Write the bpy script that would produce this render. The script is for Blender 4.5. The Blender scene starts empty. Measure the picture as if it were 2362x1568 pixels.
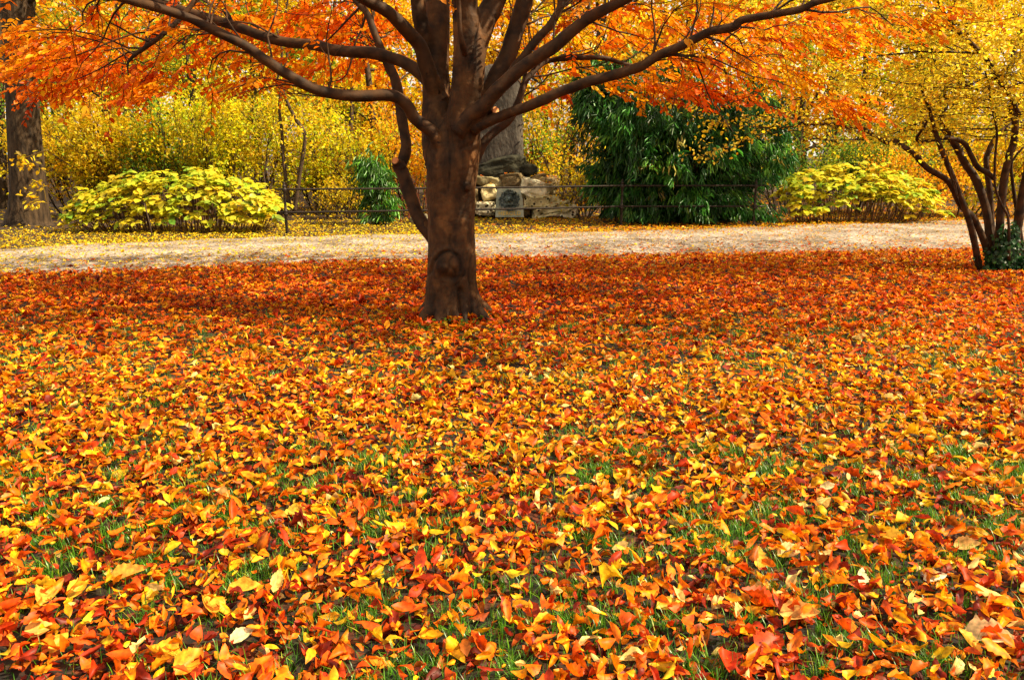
import bpy, math, random
import numpy as np
from mathutils import Vector

random.seed(7)
RNG = np.random.default_rng(11)
scene = bpy.context.scene
COL = scene.collection

# ------------------------------------------------------------------ camera
CAM_H, LENS, PITCH = 1.6, 28.0, math.radians(13.1)
cam_d = bpy.data.cameras.new("camera"); cam = bpy.data.objects.new("camera", cam_d)
COL.objects.link(cam)
cam_d.lens = LENS; cam_d.sensor_width = 36.0; cam_d.clip_start = 0.05; cam_d.clip_end = 2000
cam.location = (0, 0, CAM_H); cam.rotation_euler = (math.pi / 2 - PITCH, 0, 0)
scene.camera = cam

# ------------------------------------------------------------------ light
SUN_EL, SUN_AZ = math.radians(44), math.radians(101)      # azimuth clockwise from +Y (the view direction)
SUN_DIR = Vector((math.sin(SUN_AZ) * math.cos(SUN_EL), math.cos(SUN_AZ) * math.cos(SUN_EL), math.sin(SUN_EL)))
sd = bpy.data.lights.new("sun", 'SUN'); sd.energy = 5.0; sd.angle = math.radians(0.5); sd.color = (1.0, 0.84, 0.56)
so = bpy.data.objects.new("sun", sd); COL.objects.link(so)
so.rotation_euler = SUN_DIR.to_track_quat('Z', 'Y').to_euler()

world = bpy.data.worlds.new("World"); scene.world = world; world.use_nodes = True
wn, wl = world.node_tree.nodes, world.node_tree.links
bgn = wn['Background']
sky = wn.new('ShaderNodeTexSky'); sky.sky_type = 'NISHITA'; sky.sun_disc = False
sky.sun_elevation = SUN_EL; sky.sun_rotation = SUN_AZ; sky.dust_density = 3.0; sky.air_density = 1.2
tc = wn.new('ShaderNodeTexCoord'); mp = wn.new('ShaderNodeMapping'); mp.inputs['Scale'].default_value = (1, 1, 2.5)
nz = wn.new('ShaderNodeTexNoise'); nz.inputs['Scale'].default_value = 2.2; nz.inputs['Detail'].default_value = 6
rp = wn.new('ShaderNodeValToRGB'); rp.color_ramp.elements[0].position = 0.30; rp.color_ramp.elements[1].position = 0.52
mx = wn.new('ShaderNodeMixRGB'); mx.inputs['Color2'].default_value = (12.0, 10.6, 8.7, 1)   # thin white cloud
wl.new(tc.outputs['Generated'], mp.inputs['Vector']); wl.new(mp.outputs['Vector'], nz.inputs['Vector'])
wl.new(nz.outputs['Fac'], rp.inputs['Fac']); wl.new(rp.outputs['Color'], mx.inputs['Fac'])
wl.new(sky.outputs['Color'], mx.inputs['Color1']); wl.new(mx.outputs['Color'], bgn.inputs['Color'])
bgn.inputs['Strength'].default_value = 0.05

scene.view_settings.view_transform = 'Standard'; scene.view_settings.look = 'None'
scene.view_settings.exposure = 1.12; scene.view_settings.gamma = 1.0
scene.render.engine = 'CYCLES'
cy = scene.cycles
cy.max_bounces = 5; cy.diffuse_bounces = 3; cy.glossy_bounces = 2; cy.transmission_bounces = 3
cy.transparent_max_bounces = 4; cy.caustics_reflective = False; cy.caustics_refractive = False

# ------------------------------------------------------------------ picture <-> world helpers (2361 x 1568 reading grid)
PW, PH = 2361.0, 1568.0
FPX = PW * LENS / 36.0
cp, sp = math.cos(PITCH), math.sin(PITCH)
def ray(px, py):
    px, py = np.broadcast_arrays(np.asarray(px, float), np.asarray(py, float))
    x = (px - PW / 2) / FPX; y = (PH / 2 - py) / FPX
    return np.stack([x, y * sp + cp, y * cp - sp], -1)
def at(px, py, Y):
    r = ray(px, py); return r * (np.asarray(Y, float) / r[..., 1])[..., None] + np.array([0, 0, CAM_H])
def ground(px, py):
    r = ray(px, py); k = -CAM_H / r[..., 2]; return r * k[..., None] + np.array([0, 0, CAM_H])
def project(P):
    P = np.asarray(P, float); d = P - np.array([0, 0, CAM_H])
    zc = d[..., 1] * cp - d[..., 2] * sp; yc = d[..., 1] * sp + d[..., 2] * cp
    zc = np.where(zc > 0.05, zc, 0.05)
    return PW / 2 + d[..., 0] / zc * FPX, PH / 2 - yc / zc * FPX

# ------------------------------------------------------------------ noise
_perm = np.random.default_rng(5).random(4096)
def vnoise(p):
    p = np.asarray(p, float); i = np.floor(p).astype(np.int64); f = p - i; f = f * f * (3 - 2 * f)
    def h(a, b, c): return _perm[(a * 73856093 ^ b * 19349663 ^ c * 83492791) & 4095]
    x, y, z = i[..., 0], i[..., 1], i[..., 2]; r = 0
    for dx in (0, 1):
        for dy in (0, 1):
            for dz in (0, 1):
                w = (f[..., 0] if dx else 1 - f[..., 0]) * (f[..., 1] if dy else 1 - f[..., 1]) * (f[..., 2] if dz else 1 - f[..., 2])
                r = r + w * h(x + dx, y + dy, z + dz)
    return r * 2 - 1
def fbm(p, o=4):
    p = np.asarray(p, float); a, s, r = 1.0, 1.0, 0
    for _ in range(o):
        r = r + a * vnoise(p * s + 17.3 * _); a *= .5; s *= 2.03
    return r

# ------------------------------------------------------------------ mesh builder
class MB:
    def __init__(s): s.V, s.Q, s.T, s.C, s.n = [], [], [], [], 0
    def add(s, v, quads=None, tris=None, col=(1, 1, 1)):
        v = np.asarray(v, float).reshape(-1, 3); k = len(v)
        c = np.asarray(col, float)
        s.C.append(np.broadcast_to(c, (k, 3)) if c.ndim == 1 else c.reshape(-1, 3)); s.V.append(v)
        if quads is not None and len(quads): s.Q.append(np.asarray(quads, np.int64).reshape(-1, 4) + s.n)
        if tris is not None and len(tris): s.T.append(np.asarray(tris, np.int64).reshape(-1, 3) + s.n)
        s.n += k
    def mesh(s, name, mat, smooth=True):
        me = bpy.data.meshes.new(name)
        V = np.concatenate(s.V) if s.V else np.zeros((0, 3))
        Q = np.concatenate(s.Q) if s.Q else np.zeros((0, 4), np.int64)
        T = np.concatenate(s.T) if s.T else np.zeros((0, 3), np.int64)
        me.vertices.add(len(V)); me.vertices.foreach_set('co', V.astype(np.float32).ravel())
        idx = np.concatenate([Q.ravel(), T.ravel()])
        tot = np.concatenate([np.full(len(Q), 4), np.full(len(T), 3)])
        st = np.concatenate([[0], np.cumsum(tot)[:-1]]) if len(tot) else tot
        me.loops.add(len(idx)); me.loops.foreach_set('vertex_index', idx.astype(np.int32))
        me.polygons.add(len(tot)); me.polygons.foreach_set('loop_start', st.astype(np.int32))
        me.polygons.foreach_set('loop_total', tot.astype(np.int32))
        me.polygons.foreach_set('use_smooth', np.full(len(tot), smooth))
        a = me.attributes.new('col', 'FLOAT_COLOR', 'POINT')
        C = np.concatenate(s.C); a.data.foreach_set('color', np.concatenate([C, np.ones((len(C), 1))], 1).astype(np.float32).ravel())
        me.materials.append(mat); me.update(); me.validate()
        return me
    def build(s, name, mat, parent=None, smooth=True):
        o = bpy.data.objects.new(name, s.mesh(name, mat, smooth)); COL.objects.link(o)
        if parent is not None: o.parent = parent; o.matrix_parent_inverse = parent.matrix_basis.inverted()
        return o

def thing(name, loc, label, cat, group=None):
    o = bpy.data.objects.new(name, None); o.empty_display_size = .2; COL.objects.link(o)
    o.location = [float(a) for a in loc]; o['label'] = label; o['category'] = cat
    if group: o['group'] = group
    bpy.context.view_layer.update()
    return o
def tag(o, label, cat, group=None):
    o['label'] = label; o['category'] = cat
    if group: o['group'] = group
    return o
def setting(o, kind): o['kind'] = kind; return o

# ------------------------------------------------------------------ materials
def newmat(name):
    m = bpy.data.materials.new(name); m.use_nodes = True; m.node_tree.nodes.clear()
    return m, m.node_tree.nodes, m.node_tree.links
def leafmat(name, transl=.4, gloss=.05, rough=.4, nscale=60, namp=.3):
    m, N, L = newmat(name)
    out = N.new('ShaderNodeOutputMaterial'); at_ = N.new('ShaderNodeAttribute'); at_.attribute_name = 'col'
    t = N.new('ShaderNodeTexCoord'); n = N.new('ShaderNodeTexNoise'); n.inputs['Scale'].default_value = nscale; n.inputs['Detail'].default_value = 2
    L.new(t.outputs['Object'], n.inputs['Vector'])
    mr = N.new('ShaderNodeMapRange'); mr.inputs[3].default_value = 1 - namp; mr.inputs[4].default_value = 1 + namp
    mr.inputs[1].default_value = .25; mr.inputs[2].default_value = .75
    L.new(n.outputs['Fac'], mr.inputs[0])
    mu = N.new('ShaderNodeVectorMath'); mu.operation = 'SCALE'
    L.new(at_.outputs['Color'], mu.inputs[0]); L.new(mr.outputs[0], mu.inputs['Scale'])
    d = N.new('ShaderNodeBsdfDiffuse'); tr = N.new('ShaderNodeBsdfTranslucent'); g = N.new('ShaderNodeBsdfGlossy')
    g.inputs['Roughness'].default_value = rough
    a = N.new('ShaderNodeMixShader'); b = N.new('ShaderNodeMixShader')
    a.inputs[0].default_value = transl; b.inputs[0].default_value = gloss
    L.new(mu.outputs[0], d.inputs['Color']); L.new(mu.outputs[0], tr.inputs['Color'])
    L.new(d.outputs[0], a.inputs[1]); L.new(tr.outputs[0], a.inputs[2])
    L.new(a.outputs[0], b.inputs[1]); L.new(g.outputs[0], b.inputs[2]); L.new(b.outputs[0], out.inputs['Surface'])
    return m
def solid(name, c1, c2, scale=8, rough=.8, bump=.3, bscale=None, stretch=(1, 1, 1), metallic=0, detail=6, pits=0, useattr=False, bdist=.02, p0=.35, p1=.65):
    m, N, L = newmat(name)
    out = N.new('ShaderNodeOutputMaterial'); b = N.new('ShaderNodeBsdfPrincipled')
    t = N.new('ShaderNodeTexCoord'); mp_ = N.new('ShaderNodeMapping'); mp_.inputs['Scale'].default_value = stretch
    L.new(t.outputs['Object'], mp_.inputs['Vector'])
    n = N.new('ShaderNodeTexNoise'); n.inputs['Scale'].default_value = scale; n.inputs['Detail'].default_value = detail
    L.new(mp_.outputs[0], n.inputs['Vector'])
    r = N.new('ShaderNodeValToRGB'); r.color_ramp.elements[0].color = (*c1, 1); r.color_ramp.elements[1].color = (*c2, 1)
    r.color_ramp.elements[0].position = p0; r.color_ramp.elements[1].position = p1
    L.new(n.outputs['Fac'], r.inputs['Fac'])
    colout = r.outputs['Color']
    if useattr:
        at_ = N.new('ShaderNodeAttribute'); at_.attribute_name = 'col'
        mu = N.new('ShaderNodeMixRGB'); mu.blend_type = 'MULTIPLY'; mu.inputs[0].default_value = 1
        L.new(colout, mu.inputs[1]); L.new(at_.outputs['Color'], mu.inputs[2]); colout = mu.outputs[0]
    n2 = N.new('ShaderNodeTexNoise'); n2.inputs['Scale'].default_value = bscale or scale * 3; n2.inputs['Detail'].default_value = 5
    L.new(mp_.outputs[0], n2.inputs['Vector']); hgt = n2.outputs['Fac']
    if pits:
        v = N.new('ShaderNodeTexVoronoi'); v.inputs['Scale'].default_value = pits; L.new(t.outputs['Object'], v.inputs['Vector'])
        pr = N.new('ShaderNodeValToRGB'); pr.color_ramp.elements[0].position = .24; pr.color_ramp.elements[1].position = .32
        pr.color_ramp.elements[0].color = (.05, .04, .03, 1)
        L.new(v.outputs['Distance'], pr.inputs['Fac'])
        mu2 = N.new('ShaderNodeMixRGB'); mu2.blend_type = 'MULTIPLY'; mu2.inputs[0].default_value = 1
        L.new(colout, mu2.inputs[1]); L.new(pr.outputs['Color'], mu2.inputs[2]); colout = mu2.outputs[0]
    bm = N.new('ShaderNodeBump'); bm.inputs['Strength'].default_value = bump; bm.inputs['Distance'].default_value = bdist
    L.new(hgt, bm.inputs['Height']); L.new(bm.outputs[0], b.inputs['Normal'])
    L.new(colout, b.inputs['Base Color']); b.inputs['Specular IOR Level'].default_value = .25; b.inputs['Roughness'].default_value = rough; b.inputs['Metallic'].default_value = metallic
    L.new(b.outputs[0], out.inputs['Surface'])
    return m

M = {}
M['fallen'] = leafmat('fallen_leaf_mat', .28, .02, .5, 48, .6)
M['crown'] = leafmat('crown_leaf_mat', .55, .02, .45, 3.0, .18)
M['far'] = leafmat('far_leaf_mat', .58, .015, .5, 1.2, .22)
M['grass'] = leafmat('grass_mat', .35, .05, .4, 30, .25)
M['bamboo'] = leafmat('bamboo_leaf_mat', .25, .035, .35, 6, .3)
M['broad'] = leafmat('broad_leaf_mat', .5, .03, .4, 14, .2)
M['bark'] = solid('smooth_bark', (.018, .0075, .0022), (.088, .038, .0105), 7, .75, .55, 34, (1, 1, .7), useattr=True, bdist=.014)
M['limb'] = solid('limb_bark', (.016, .007, .0025), (.070, .031, .010), 9, .72, .4, 40, useattr=True, bdist=.008)
M['rough'] = solid('ridged_bark', (.018, .011, .006), (.075, .046, .024), 11, .9, 1.0, 16, (1, 1, .28), useattr=True, bdist=.05)
M['twig'] = solid('twig_bark', (.035, .022, .013), (.085, .052, .030), 14, .8, .3, useattr=True)
M['cut'] = solid('cut_wood', (.55, .20, .07), (.72, .33, .12), 30, .7, .2)
M['iron'] = solid('dark_iron', (.010, .008, .007), (.035, .024, .018), 30, .5, .2, metallic=.3)
M['lime'] = solid('porous_limestone', (.32, .28, .18), (.72, .68, .52), 5, .95, .8, 18, pits=0, useattr=True, bdist=.04)
M['pitted'] = solid('pitted_limestone', (.34, .30, .19), (.70, .66, .50), 5, .95, .9, 18, pits=8.5, useattr=True, bdist=.04)
M['moss'] = solid('mossy_rock', (.010, .010, .006), (.045, .042, .025), 4, .85, .7, 12, bdist=.05)
M['stele'] = solid('grey_slab', (.026, .021, .017), (.085, .070, .056), 4, .7, .8, 14, (1, 1, .45), bdist=.04)
M['plaque'] = solid('verdigris_plate', (.26, .31, .24), (.46, .48, .38), 6, .6, .3, bdist=.01)
M['bronze'] = solid('dark_bronze', (.02, .034, .034), (.16, .20, .19), 20, .4, .4, metallic=.25, bdist=.01)
M['gold'] = solid('gilt_letter', (.65, .42, .05), (.85, .60, .10), 20, .4, .1, metallic=.3)
M['stake'] = solid('stake_wood', (.03, .02, .012), (.07, .045, .025), 20, .8, .3)

def groundmat():
    m, N, L = newmat('leaf_litter_soil')
    out = N.new('ShaderNodeOutputMaterial'); b = N.new('ShaderNodeBsdfPrincipled'); b.inputs['Roughness'].default_value = .9
    t = N.new('ShaderNodeTexCoord')
    v = N.new('ShaderNodeTexVoronoi'); v.inputs['Scale'].default_value = 34; L.new(t.outputs['Object'], v.inputs['Vector'])
    r = N.new('ShaderNodeValToRGB'); e = r.color_ramp.elements
    e[0].color = (.004, .003, .001, 1); e[1].color = (.16, .03, .002, 1)
    for p, c in ((.35, (.010, .004, .001)), (.55, (.030, .007, .001)), (.75, (.008, .018, .002)), (.9, (.07, .014, .002))):
        k = e.new(p); k.color = (*c, 1)
    sx = N.new('ShaderNodeSeparateColor'); L.new(v.outputs['Color'], sx.inputs[0]); L.new(sx.outputs[0], r.inputs['Fac'])
    bm = N.new('ShaderNodeBump'); bm.inputs['Strength'].default_value = .6; bm.inputs['Distance'].default_value = .02
    L.new(v.outputs['Distance'], bm.inputs['Height']); L.new(bm.outputs[0], b.inputs['Normal'])
    L.new(r.outputs[0], b.inputs['Base Color']); L.new(b.outputs[0], out.inputs['Surface']); return m
def gravelmat():
    m, N, L = newmat('pale_gravel')
    out = N.new('ShaderNodeOutputMaterial'); b = N.new('ShaderNodeBsdfPrincipled'); b.inputs['Roughness'].default_value = .95
    t = N.new('ShaderNodeTexCoord')
    v = N.new('ShaderNodeTexVoronoi'); v.inputs['Scale'].default_value = 27; L.new(t.outputs['Object'], v.inputs['Vector'])
    n = N.new('ShaderNodeTexNoise'); n.inputs['Scale'].default_value = 1.1; n.inputs['Detail'].default_value = 7; L.new(t.outputs['Object'], n.inputs['Vector'])
    sx = N.new('ShaderNodeSeparateColor'); L.new(v.outputs['Color'], sx.inputs[0])
    r = N.new('ShaderNodeValToRGB'); r.color_ramp.elements[0].color = (.085, .070, .058, 1); r.color_ramp.elements[1].color = (.56, .47, .40, 1)
    L.new(sx.outputs[0], r.inputs['Fac'])
    r2 = N.new('ShaderNodeValToRGB'); r2.color_ramp.elements[0].color = (.50, .44, .34, 1); r2.color_ramp.elements[1].color = (1, 1, 1, 1)
    r2.color_ramp.elements[0].position = .35; r2.color_ramp.elements[1].position = .6
    L.new(n.outputs['Fac'], r2.inputs['Fac'])
    mu = N.new('ShaderNodeMixRGB'); mu.blend_type = 'MULTIPLY'; mu.inputs[0].default_value = 1
    L.new(r.outputs[0], mu.inputs[1]); L.new(r2.outputs[0], mu.inputs[2])
    bm = N.new('ShaderNodeBump'); bm.inputs['Strength'].default_value = .8; bm.inputs['Distance'].default_value = .015
    L.new(v.outputs['Distance'], bm.inputs['Height']); L.new(bm.outputs[0], b.inputs['Normal'])
    L.new(mu.outputs[0], b.inputs['Base Color']); L.new(b.outputs[0], out.inputs['Surface']); return m
M['ground'] = groundmat(); M['gravel'] = gravelmat()

# palettes: (linear colour, weight)
PAL = {
 'yellow': [((.92, .60, .012), 4), ((.90, .50, .008), 3), ((.93, .68, .04), 2.5), ((.68, .58, .015), 1.4)],
 'amber':  [((.92, .42, .006), 4), ((.92, .52, .009), 3), ((.90, .29, .005), 2), ((.92, .62, .02), 1.3)],
 'orange': [((.90, .31, .006), 4), ((.88, .22, .005), 3), ((.91, .42, .009), 3), ((.74, .14, .004), .6)],
 'red':    [((.87, .19, .005), 4), ((.80, .13, .003), 3), ((.89, .29, .006), 3), ((.60, .075, .003), 1)],
 'lime':   [((.72, .64, .012), 3), ((.42, .55, .012), 3), ((.90, .62, .012), 3), ((.20, .38, .010), 1.2)],
 'green':  [((.16, .34, .02), 3), ((.26, .44, .03), 2), ((.09, .22, .018), 2), ((.55, .52, .03), 1)],
 'deepgreen': [((.075, .17, .014), 3), ((.13, .26, .018), 2), ((.28, .34, .025), 1.2), ((.5, .42, .03), .6)],
 'ochre':  [((.84, .52, .010), 3), ((.60, .50, .010), 3), ((.90, .56, .012), 3), ((.36, .38, .010), 3), ((.50, .22, .008), .9)],
 'hydr':   [((.80, .68, .03), 4), ((.62, .66, .04), 3), ((.84, .58, .03), 2.4), ((.30, .52, .04), 1.4), ((.12, .34, .04), .5)],
 'bamboo': [((.022, .11, .012), 4), ((.045, .17, .018), 3), ((.010, .055, .010), 3), ((.12, .26, .03), 1), ((.50, .40, .08), .15)],
 'bamboo_light': [((.06, .21, .016), 4), ((.11, .27, .022), 3), ((.03, .12, .012), 2)],
 'pale':   [((.94, .68, .03), 4), ((.93, .60, .015), 2.5), ((.95, .76, .10), 2), ((.72, .66, .03), 1)],
 'ivy':    [((.012, .055, .014), 4), ((.02, .09, .02), 2), ((.05, .15, .03), 1)],
}
def pick(pal, n, rng, jit=.16):
    cs = np.array([c for c, _ in PAL[pal]]); w = np.array([w for _, w in PAL[pal]], float)
    c = cs[rng.choice(len(cs), n, p=w / w.sum())]
    return np.clip(c * (1 + rng.normal(0, jit, (n, 1))), .003, .95)

# ------------------------------------------------------------------ tubes
def catmull(P, k=6):
    P = np.asarray(P, float)
    if len(P) < 3: 
        t = np.linspace(0, 1, k + 1)[:, None]; return P[0] * (1 - t) + P[-1] * t
    E = np.vstack([2 * P[0] - P[1], P, 2 * P[-1] - P[-2]]); o = []
    for i in range(1, len(E) - 2):
        a, b, c, d = E[i - 1], E[i], E[i + 1], E[i + 2]
        for t in np.arange(k) / k:
            o.append(.5 * (2 * b + (c - a) * t + (2 * a - 5 * b + 4 * c - d) * t * t + (3 * b - a - 3 * c + d) * t ** 3))
    o.append(P[-1]); return np.array(o)
def frames(P):
    T = np.gradient(P, axis=0); T /= np.linalg.norm(T, axis=1, keepdims=True) + 1e-9
    u = np.array([0, -1.0, 0]) if abs(T[0][1]) < .9 else np.array([1.0, 0, 0])
    U = []
    for t in T:
        u = u - t * (u @ t); u /= np.linalg.norm(u) + 1e-9; U.append(u)
    U = np.array(U); return T, U, np.cross(T, U)
def tube(mb, P, R, sides=8, col=(1, 1, 1), caps=True, lump=0, seed=0.):
    P = np.asarray(P, float); R = np.broadcast_to(np.asarray(R, float), (len(P),)); n = len(P)
    T, U, W = frames(P); a = np.linspace(0, 2 * math.pi, sides, endpoint=False)
    d = U[:, None] * np.cos(a)[None, :, None] + W[:, None] * np.sin(a)[None, :, None]
    rr = R[:, None] * np.ones(sides)
    if lump:
        q = P[:, None] / (R.mean() * 2.6) + d * .8 + seed
        rr = rr * (1 + lump * fbm(q, 3))
    V = (P[:, None] + d * rr[..., None]).reshape(-1, 3)
    i = np.arange(n - 1)[:, None] * sides; j = np.arange(sides)[None]; j2 = (j + 1) % sides
    Q = np.stack([i + j, i + j2, i + sides + j2, i + sides + j], -1).reshape(-1, 4)
    tr = []
    if caps:
        V = np.vstack([V, P[0], P[-1]]); b = n * sides
        for k in range(sides):
            tr.append((b, (k + 1) % sides, k)); tr.append((b + 1, (n - 1) * sides + k, (n - 1) * sides + (k + 1) % sides))
    c = np.asarray(col, float)
    mb.add(V, Q, tr, c)

# ------------------------------------------------------------------ leaves
LEAF6 = np.array([(0, 0, 0), (.30, .30, .08), (.68, .27, .07), (1, 0, -.06), (.68, -.27, .07), (.30, -.30, .08)])   # folded pointed oval
LEAFQ = np.array([(0, 3, 2, 1), (0, 5, 4, 3)])
def leaves6(mb, pos, d, nrm, L, W, col):
    """pos (n,3) base of each leaf; d its direction; nrm its face; L length, W width/length"""
    n = len(pos)
    d = d / (np.linalg.norm(d, axis=1, keepdims=True) + 1e-9)
    s = np.cross(nrm, d); s /= np.linalg.norm(s, axis=1, keepdims=True) + 1e-9
    u = np.cross(d, s)
    L = np.broadcast_to(L, (n,)); W = np.broadcast_to(W, (n,))
    t = LEAF6
    V = pos[:, None] + (d[:, None] * t[None, :, 0:1] + s[:, None] * (t[None, :, 1:2] * (W / .6)[:, None, None]) + u[:, None] * t[None, :, 2:3]) * L[:, None, None]
    Q = (np.arange(n)[:, None, None] * 6 + LEAFQ[None]).reshape(-1, 4)
    mb.add(V.reshape(-1, 3), Q, None, np.repeat(col, 6, axis=0))
def unit(n, rng):
    v = rng.normal(size=(n, 3)); return v / np.linalg.norm(v, axis=1, keepdims=True)
def sprays(mb, org, dirs, length, nleaf, leafL, leafW, pal_cols, rng, droop=.45, twig=True, jitc=.14):
    """alternate leaves on a short twig: org (s,3), dirs (s,3) unit"""
    s = len(org); t = np.linspace(.12, 1, nleaf)
    side = np.cross(dirs, np.tile([0, 0, 1.0], (s, 1))); side /= np.linalg.norm(side, axis=1, keepdims=True) + 1e-6
    Ls = np.broadcast_to(length, (s,))
    down = np.array([0, 0, -1.0])
    p = org[:, None] + dirs[:, None] * (t[None, :, None] * Ls[:, None, None]) + down * (t ** 2)[None, :, None] * (Ls * droop * .6)[:, None, None]
    sg = np.where(np.arange(nleaf) % 2 == 0, 1, -1)[None, :, None]
    d = dirs[:, None] * .75 + side[:, None] * sg * .8 + down * (droop * rng.uniform(.3, 1.9, (s, nleaf, 1))) + rng.normal(0, .25, (s, nleaf, 3))
    nrm = np.array([0, 0, 1.0]) + rng.normal(0, .45, (s, nleaf, 3))
    L = leafL * rng.uniform(.7, 1.2, (s, nleaf))
    c = np.repeat(pal_cols[:, None], nleaf, 1) * (1 + rng.normal(0, jitc, (s, nleaf, 1)))
    leaves6(mb, p.reshape(-1, 3), d.reshape(-1, 3), nrm.reshape(-1, 3), L.ravel(), leafW * rng.uniform(.8, 1.2, s * nleaf), np.clip(c.reshape(-1, 3), .003, .95))
    if twig:
        e = p[:, [0, nleaf // 2, -1]]; r = .0035
        off = np.stack([side * r, np.tile([0, 0, r], (s, 1)), -side * r], 1)
        V = (e[:, :, None] + off[:, None]).reshape(s, 9, 3)
        q = np.array([(0, 1, 4, 3), (1, 2, 5, 4), (2, 0, 3, 5), (3, 4, 7, 6), (4, 5, 8, 7), (5, 3, 6, 8)])
        mb.add(V.reshape(-1, 3), (np.arange(s)[:, None, None] * 9 + q[None]).reshape(-1, 4), None, (.06, .03, .015))

def fallen(mb, pos, L, W, yaw, pitch, roll, curl, fold, cross, wav, col, na, nc, rng, serr=.10):
    n = len(pos); t = np.linspace(0, 1, na); s = np.linspace(-1, 1, nc)
    w = np.sin(np.pi * np.clip(t, .0, 1) ** .82) ** .85; w[0] = .03; w[-1] = .03
    ser = 1 + serr * .75 * np.where(np.arange(na) % 2 == 0, 1, -1)
    k = np.where(np.abs(curl) < .05, .05, curl)[:, None]
    th = k * (t[None] - .5)
    ax = np.sin(th) / k; az = (1 - np.cos(th)) / k
    edge = np.abs(s)[None, None, :] >= .99
    b = s[None, None] * w[None, :, None] * np.where(edge, ser[None, :, None] + rng.normal(0, .07, (n, na, 1)), 1.) * (W / 2)[:, None, None] / L[:, None, None]
    x = ax[..., None] + 0 * b
    cr = cross[:, None, None]
    z = az[..., None] + np.abs(b) * fold[:, None, None] + cr * b * b * 4
    ph = rng.uniform(0, 6.3, (n, 1, 1))
    z = z + wav[:, None, None] * np.sin(ph + t[None, :, None] * 7 + s[None, None] * 1.5) * np.abs(s)[None, None]
    b = b * (1 - .25 * np.minimum(np.abs(fold), 1.5)[:, None, None])
    P = np.stack([x, b, z], -1).reshape(n, -1, 3) * L[:, None, None]
    cy_, sy_ = np.cos(yaw), np.sin(yaw); cp_, sp_ = np.cos(pitch), np.sin(pitch); cr_, sr_ = np.cos(roll), np.sin(roll)
    y1 = P[..., 1] * cr_[:, None] - P[..., 2] * sr_[:, None]; z1 = P[..., 1] * sr_[:, None] + P[..., 2] * cr_[:, None]; x1 = P[..., 0]
    x2 = x1 * cp_[:, None] + z1 * sp_[:, None]; z2 = -x1 * sp_[:, None] + z1 * cp_[:, None]
    X = x2 * cy_[:, None] - y1 * sy_[:, None]; Y = x2 * sy_[:, None] + y1 * cy_[:, None]
    z2 = z2 - z2.min(1, keepdims=True)
    V = np.stack([X + pos[:, 0:1], Y + pos[:, 1:2], z2 + pos[:, 2:3]], -1)
    i = np.arange(na - 1)[:, None] * nc; j = np.arange(nc - 1)[None]
    q = np.stack([i + j, i + j + 1, i + nc + j + 1, i + nc + j], -1).reshape(-1, 4)
    rib = np.where(np.abs(s) < .01, .80, 1.0)[None, None, :, None]
    ve = 1 - .10 * (np.arange(na) % 2)[None, :, None, None]
    tip = 1 - .25 * np.clip((t - .8) / .2, 0, 1)[None, :, None, None] * rng.random((n, 1, 1, 1))
    c = (col[:, None, None] * rib * ve * tip * np.ones((n, na, nc, 1))).reshape(-1, 3)
    mb.add(V.reshape(-1, 3), (np.arange(n)[:, None, None] * (na * nc) + q[None]).reshape(-1, 4), None, np.clip(c, .003, .95))

# ================================================================== SETTING
NEARPX = np.array([(0, 636), (240, 630), (420, 622), (750, 609), (980, 604), (1110, 600), (1500, 592), (2000, 583), (2230, 579)])
FARPX = np.array([(0, 573), (300, 561), (640, 546), (980, 540), (1130, 539), (1450, 533), (1800, 522), (2100, 512), (2230, 508)])
gn = ground(NEARPX[:, 0], NEARPX[:, 1]); gf = ground(FARPX[:, 0], FARPX[:, 1])
def edge_fn(g):
    s0 = (g[2, 1] - g[0, 1]) / (g[2, 0] - g[0, 0]); s1 = (g[-1, 1] - g[-3, 1]) / (g[-1, 0] - g[-3, 0])
    def f(x):
        x = np.asarray(x, float); y = np.interp(x, g[:, 0], g[:, 1])
        y = np.where(x < g[0, 0], g[0, 1] + s0 * (x - g[0, 0]), y); return np.where(x > g[-1, 0], g[-1, 1] + s1 * (x - g[-1, 0]), y)
    return f
path_near, path_far = edge_fn(gn), edge_fn(gf)

def sheet(name, mat, xs, ys, z, hfun=None):
    X, Y = np.meshgrid(xs, ys); Z = np.full_like(X, z)
    if hfun is not None: Z = Z + hfun(X, Y)
    mb = MB(); nx, ny = len(xs), len(ys)
    i = np.arange(ny - 1)[:, None] * nx; j = np.arange(nx - 1)[None]
    mb.add(np.stack([X, Y, Z], -1).reshape(-1, 3), np.stack([i + j, i + j + 1, i + nx + j + 1, i + nx + j], -1).reshape(-1, 4))
    return mb.build(name, mat)
xs = np.concatenate([[-700, -300, -120, -60], np.linspace(-32, 32, 129), [60, 120, 300, 700]])
ys = np.concatenate([[-300, -80, -20], np.linspace(-6, 50, 113), [80, 160, 400, 900]])
setting(sheet('ground', M['ground'], xs, ys, 0.0), 'structure')
# gravel path
px_ = np.linspace(-45, 45, 361); mbp = MB()
yn = path_near(px_) + .22 * fbm(np.stack([px_ * 1.7, 0 * px_, 0 * px_], -1), 3); yf = path_far(px_) + .25 * fbm(np.stack([px_ * 1.5, 0 * px_ + 9, 0 * px_], -1), 3)
rows = 9; tt = np.linspace(0, 1, rows)[:, None]
PX = np.broadcast_to(px_, (rows, 361)); PY = yn * (1 - tt) + yf * tt
PZ = .006 + .018 * np.sin(np.pi * tt) + 0 * PX
i = np.arange(rows - 1)[:, None] * 361; j = np.arange(360)[None]
mbp.add(np.stack([PX, PY, PZ], -1).reshape(-1, 3), np.stack([i + j, i + j + 1, i + 361 + j + 1, i + 361 + j], -1).reshape(-1, 4))
setting(mbp.build('path', M['gravel']), 'structure')

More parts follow.
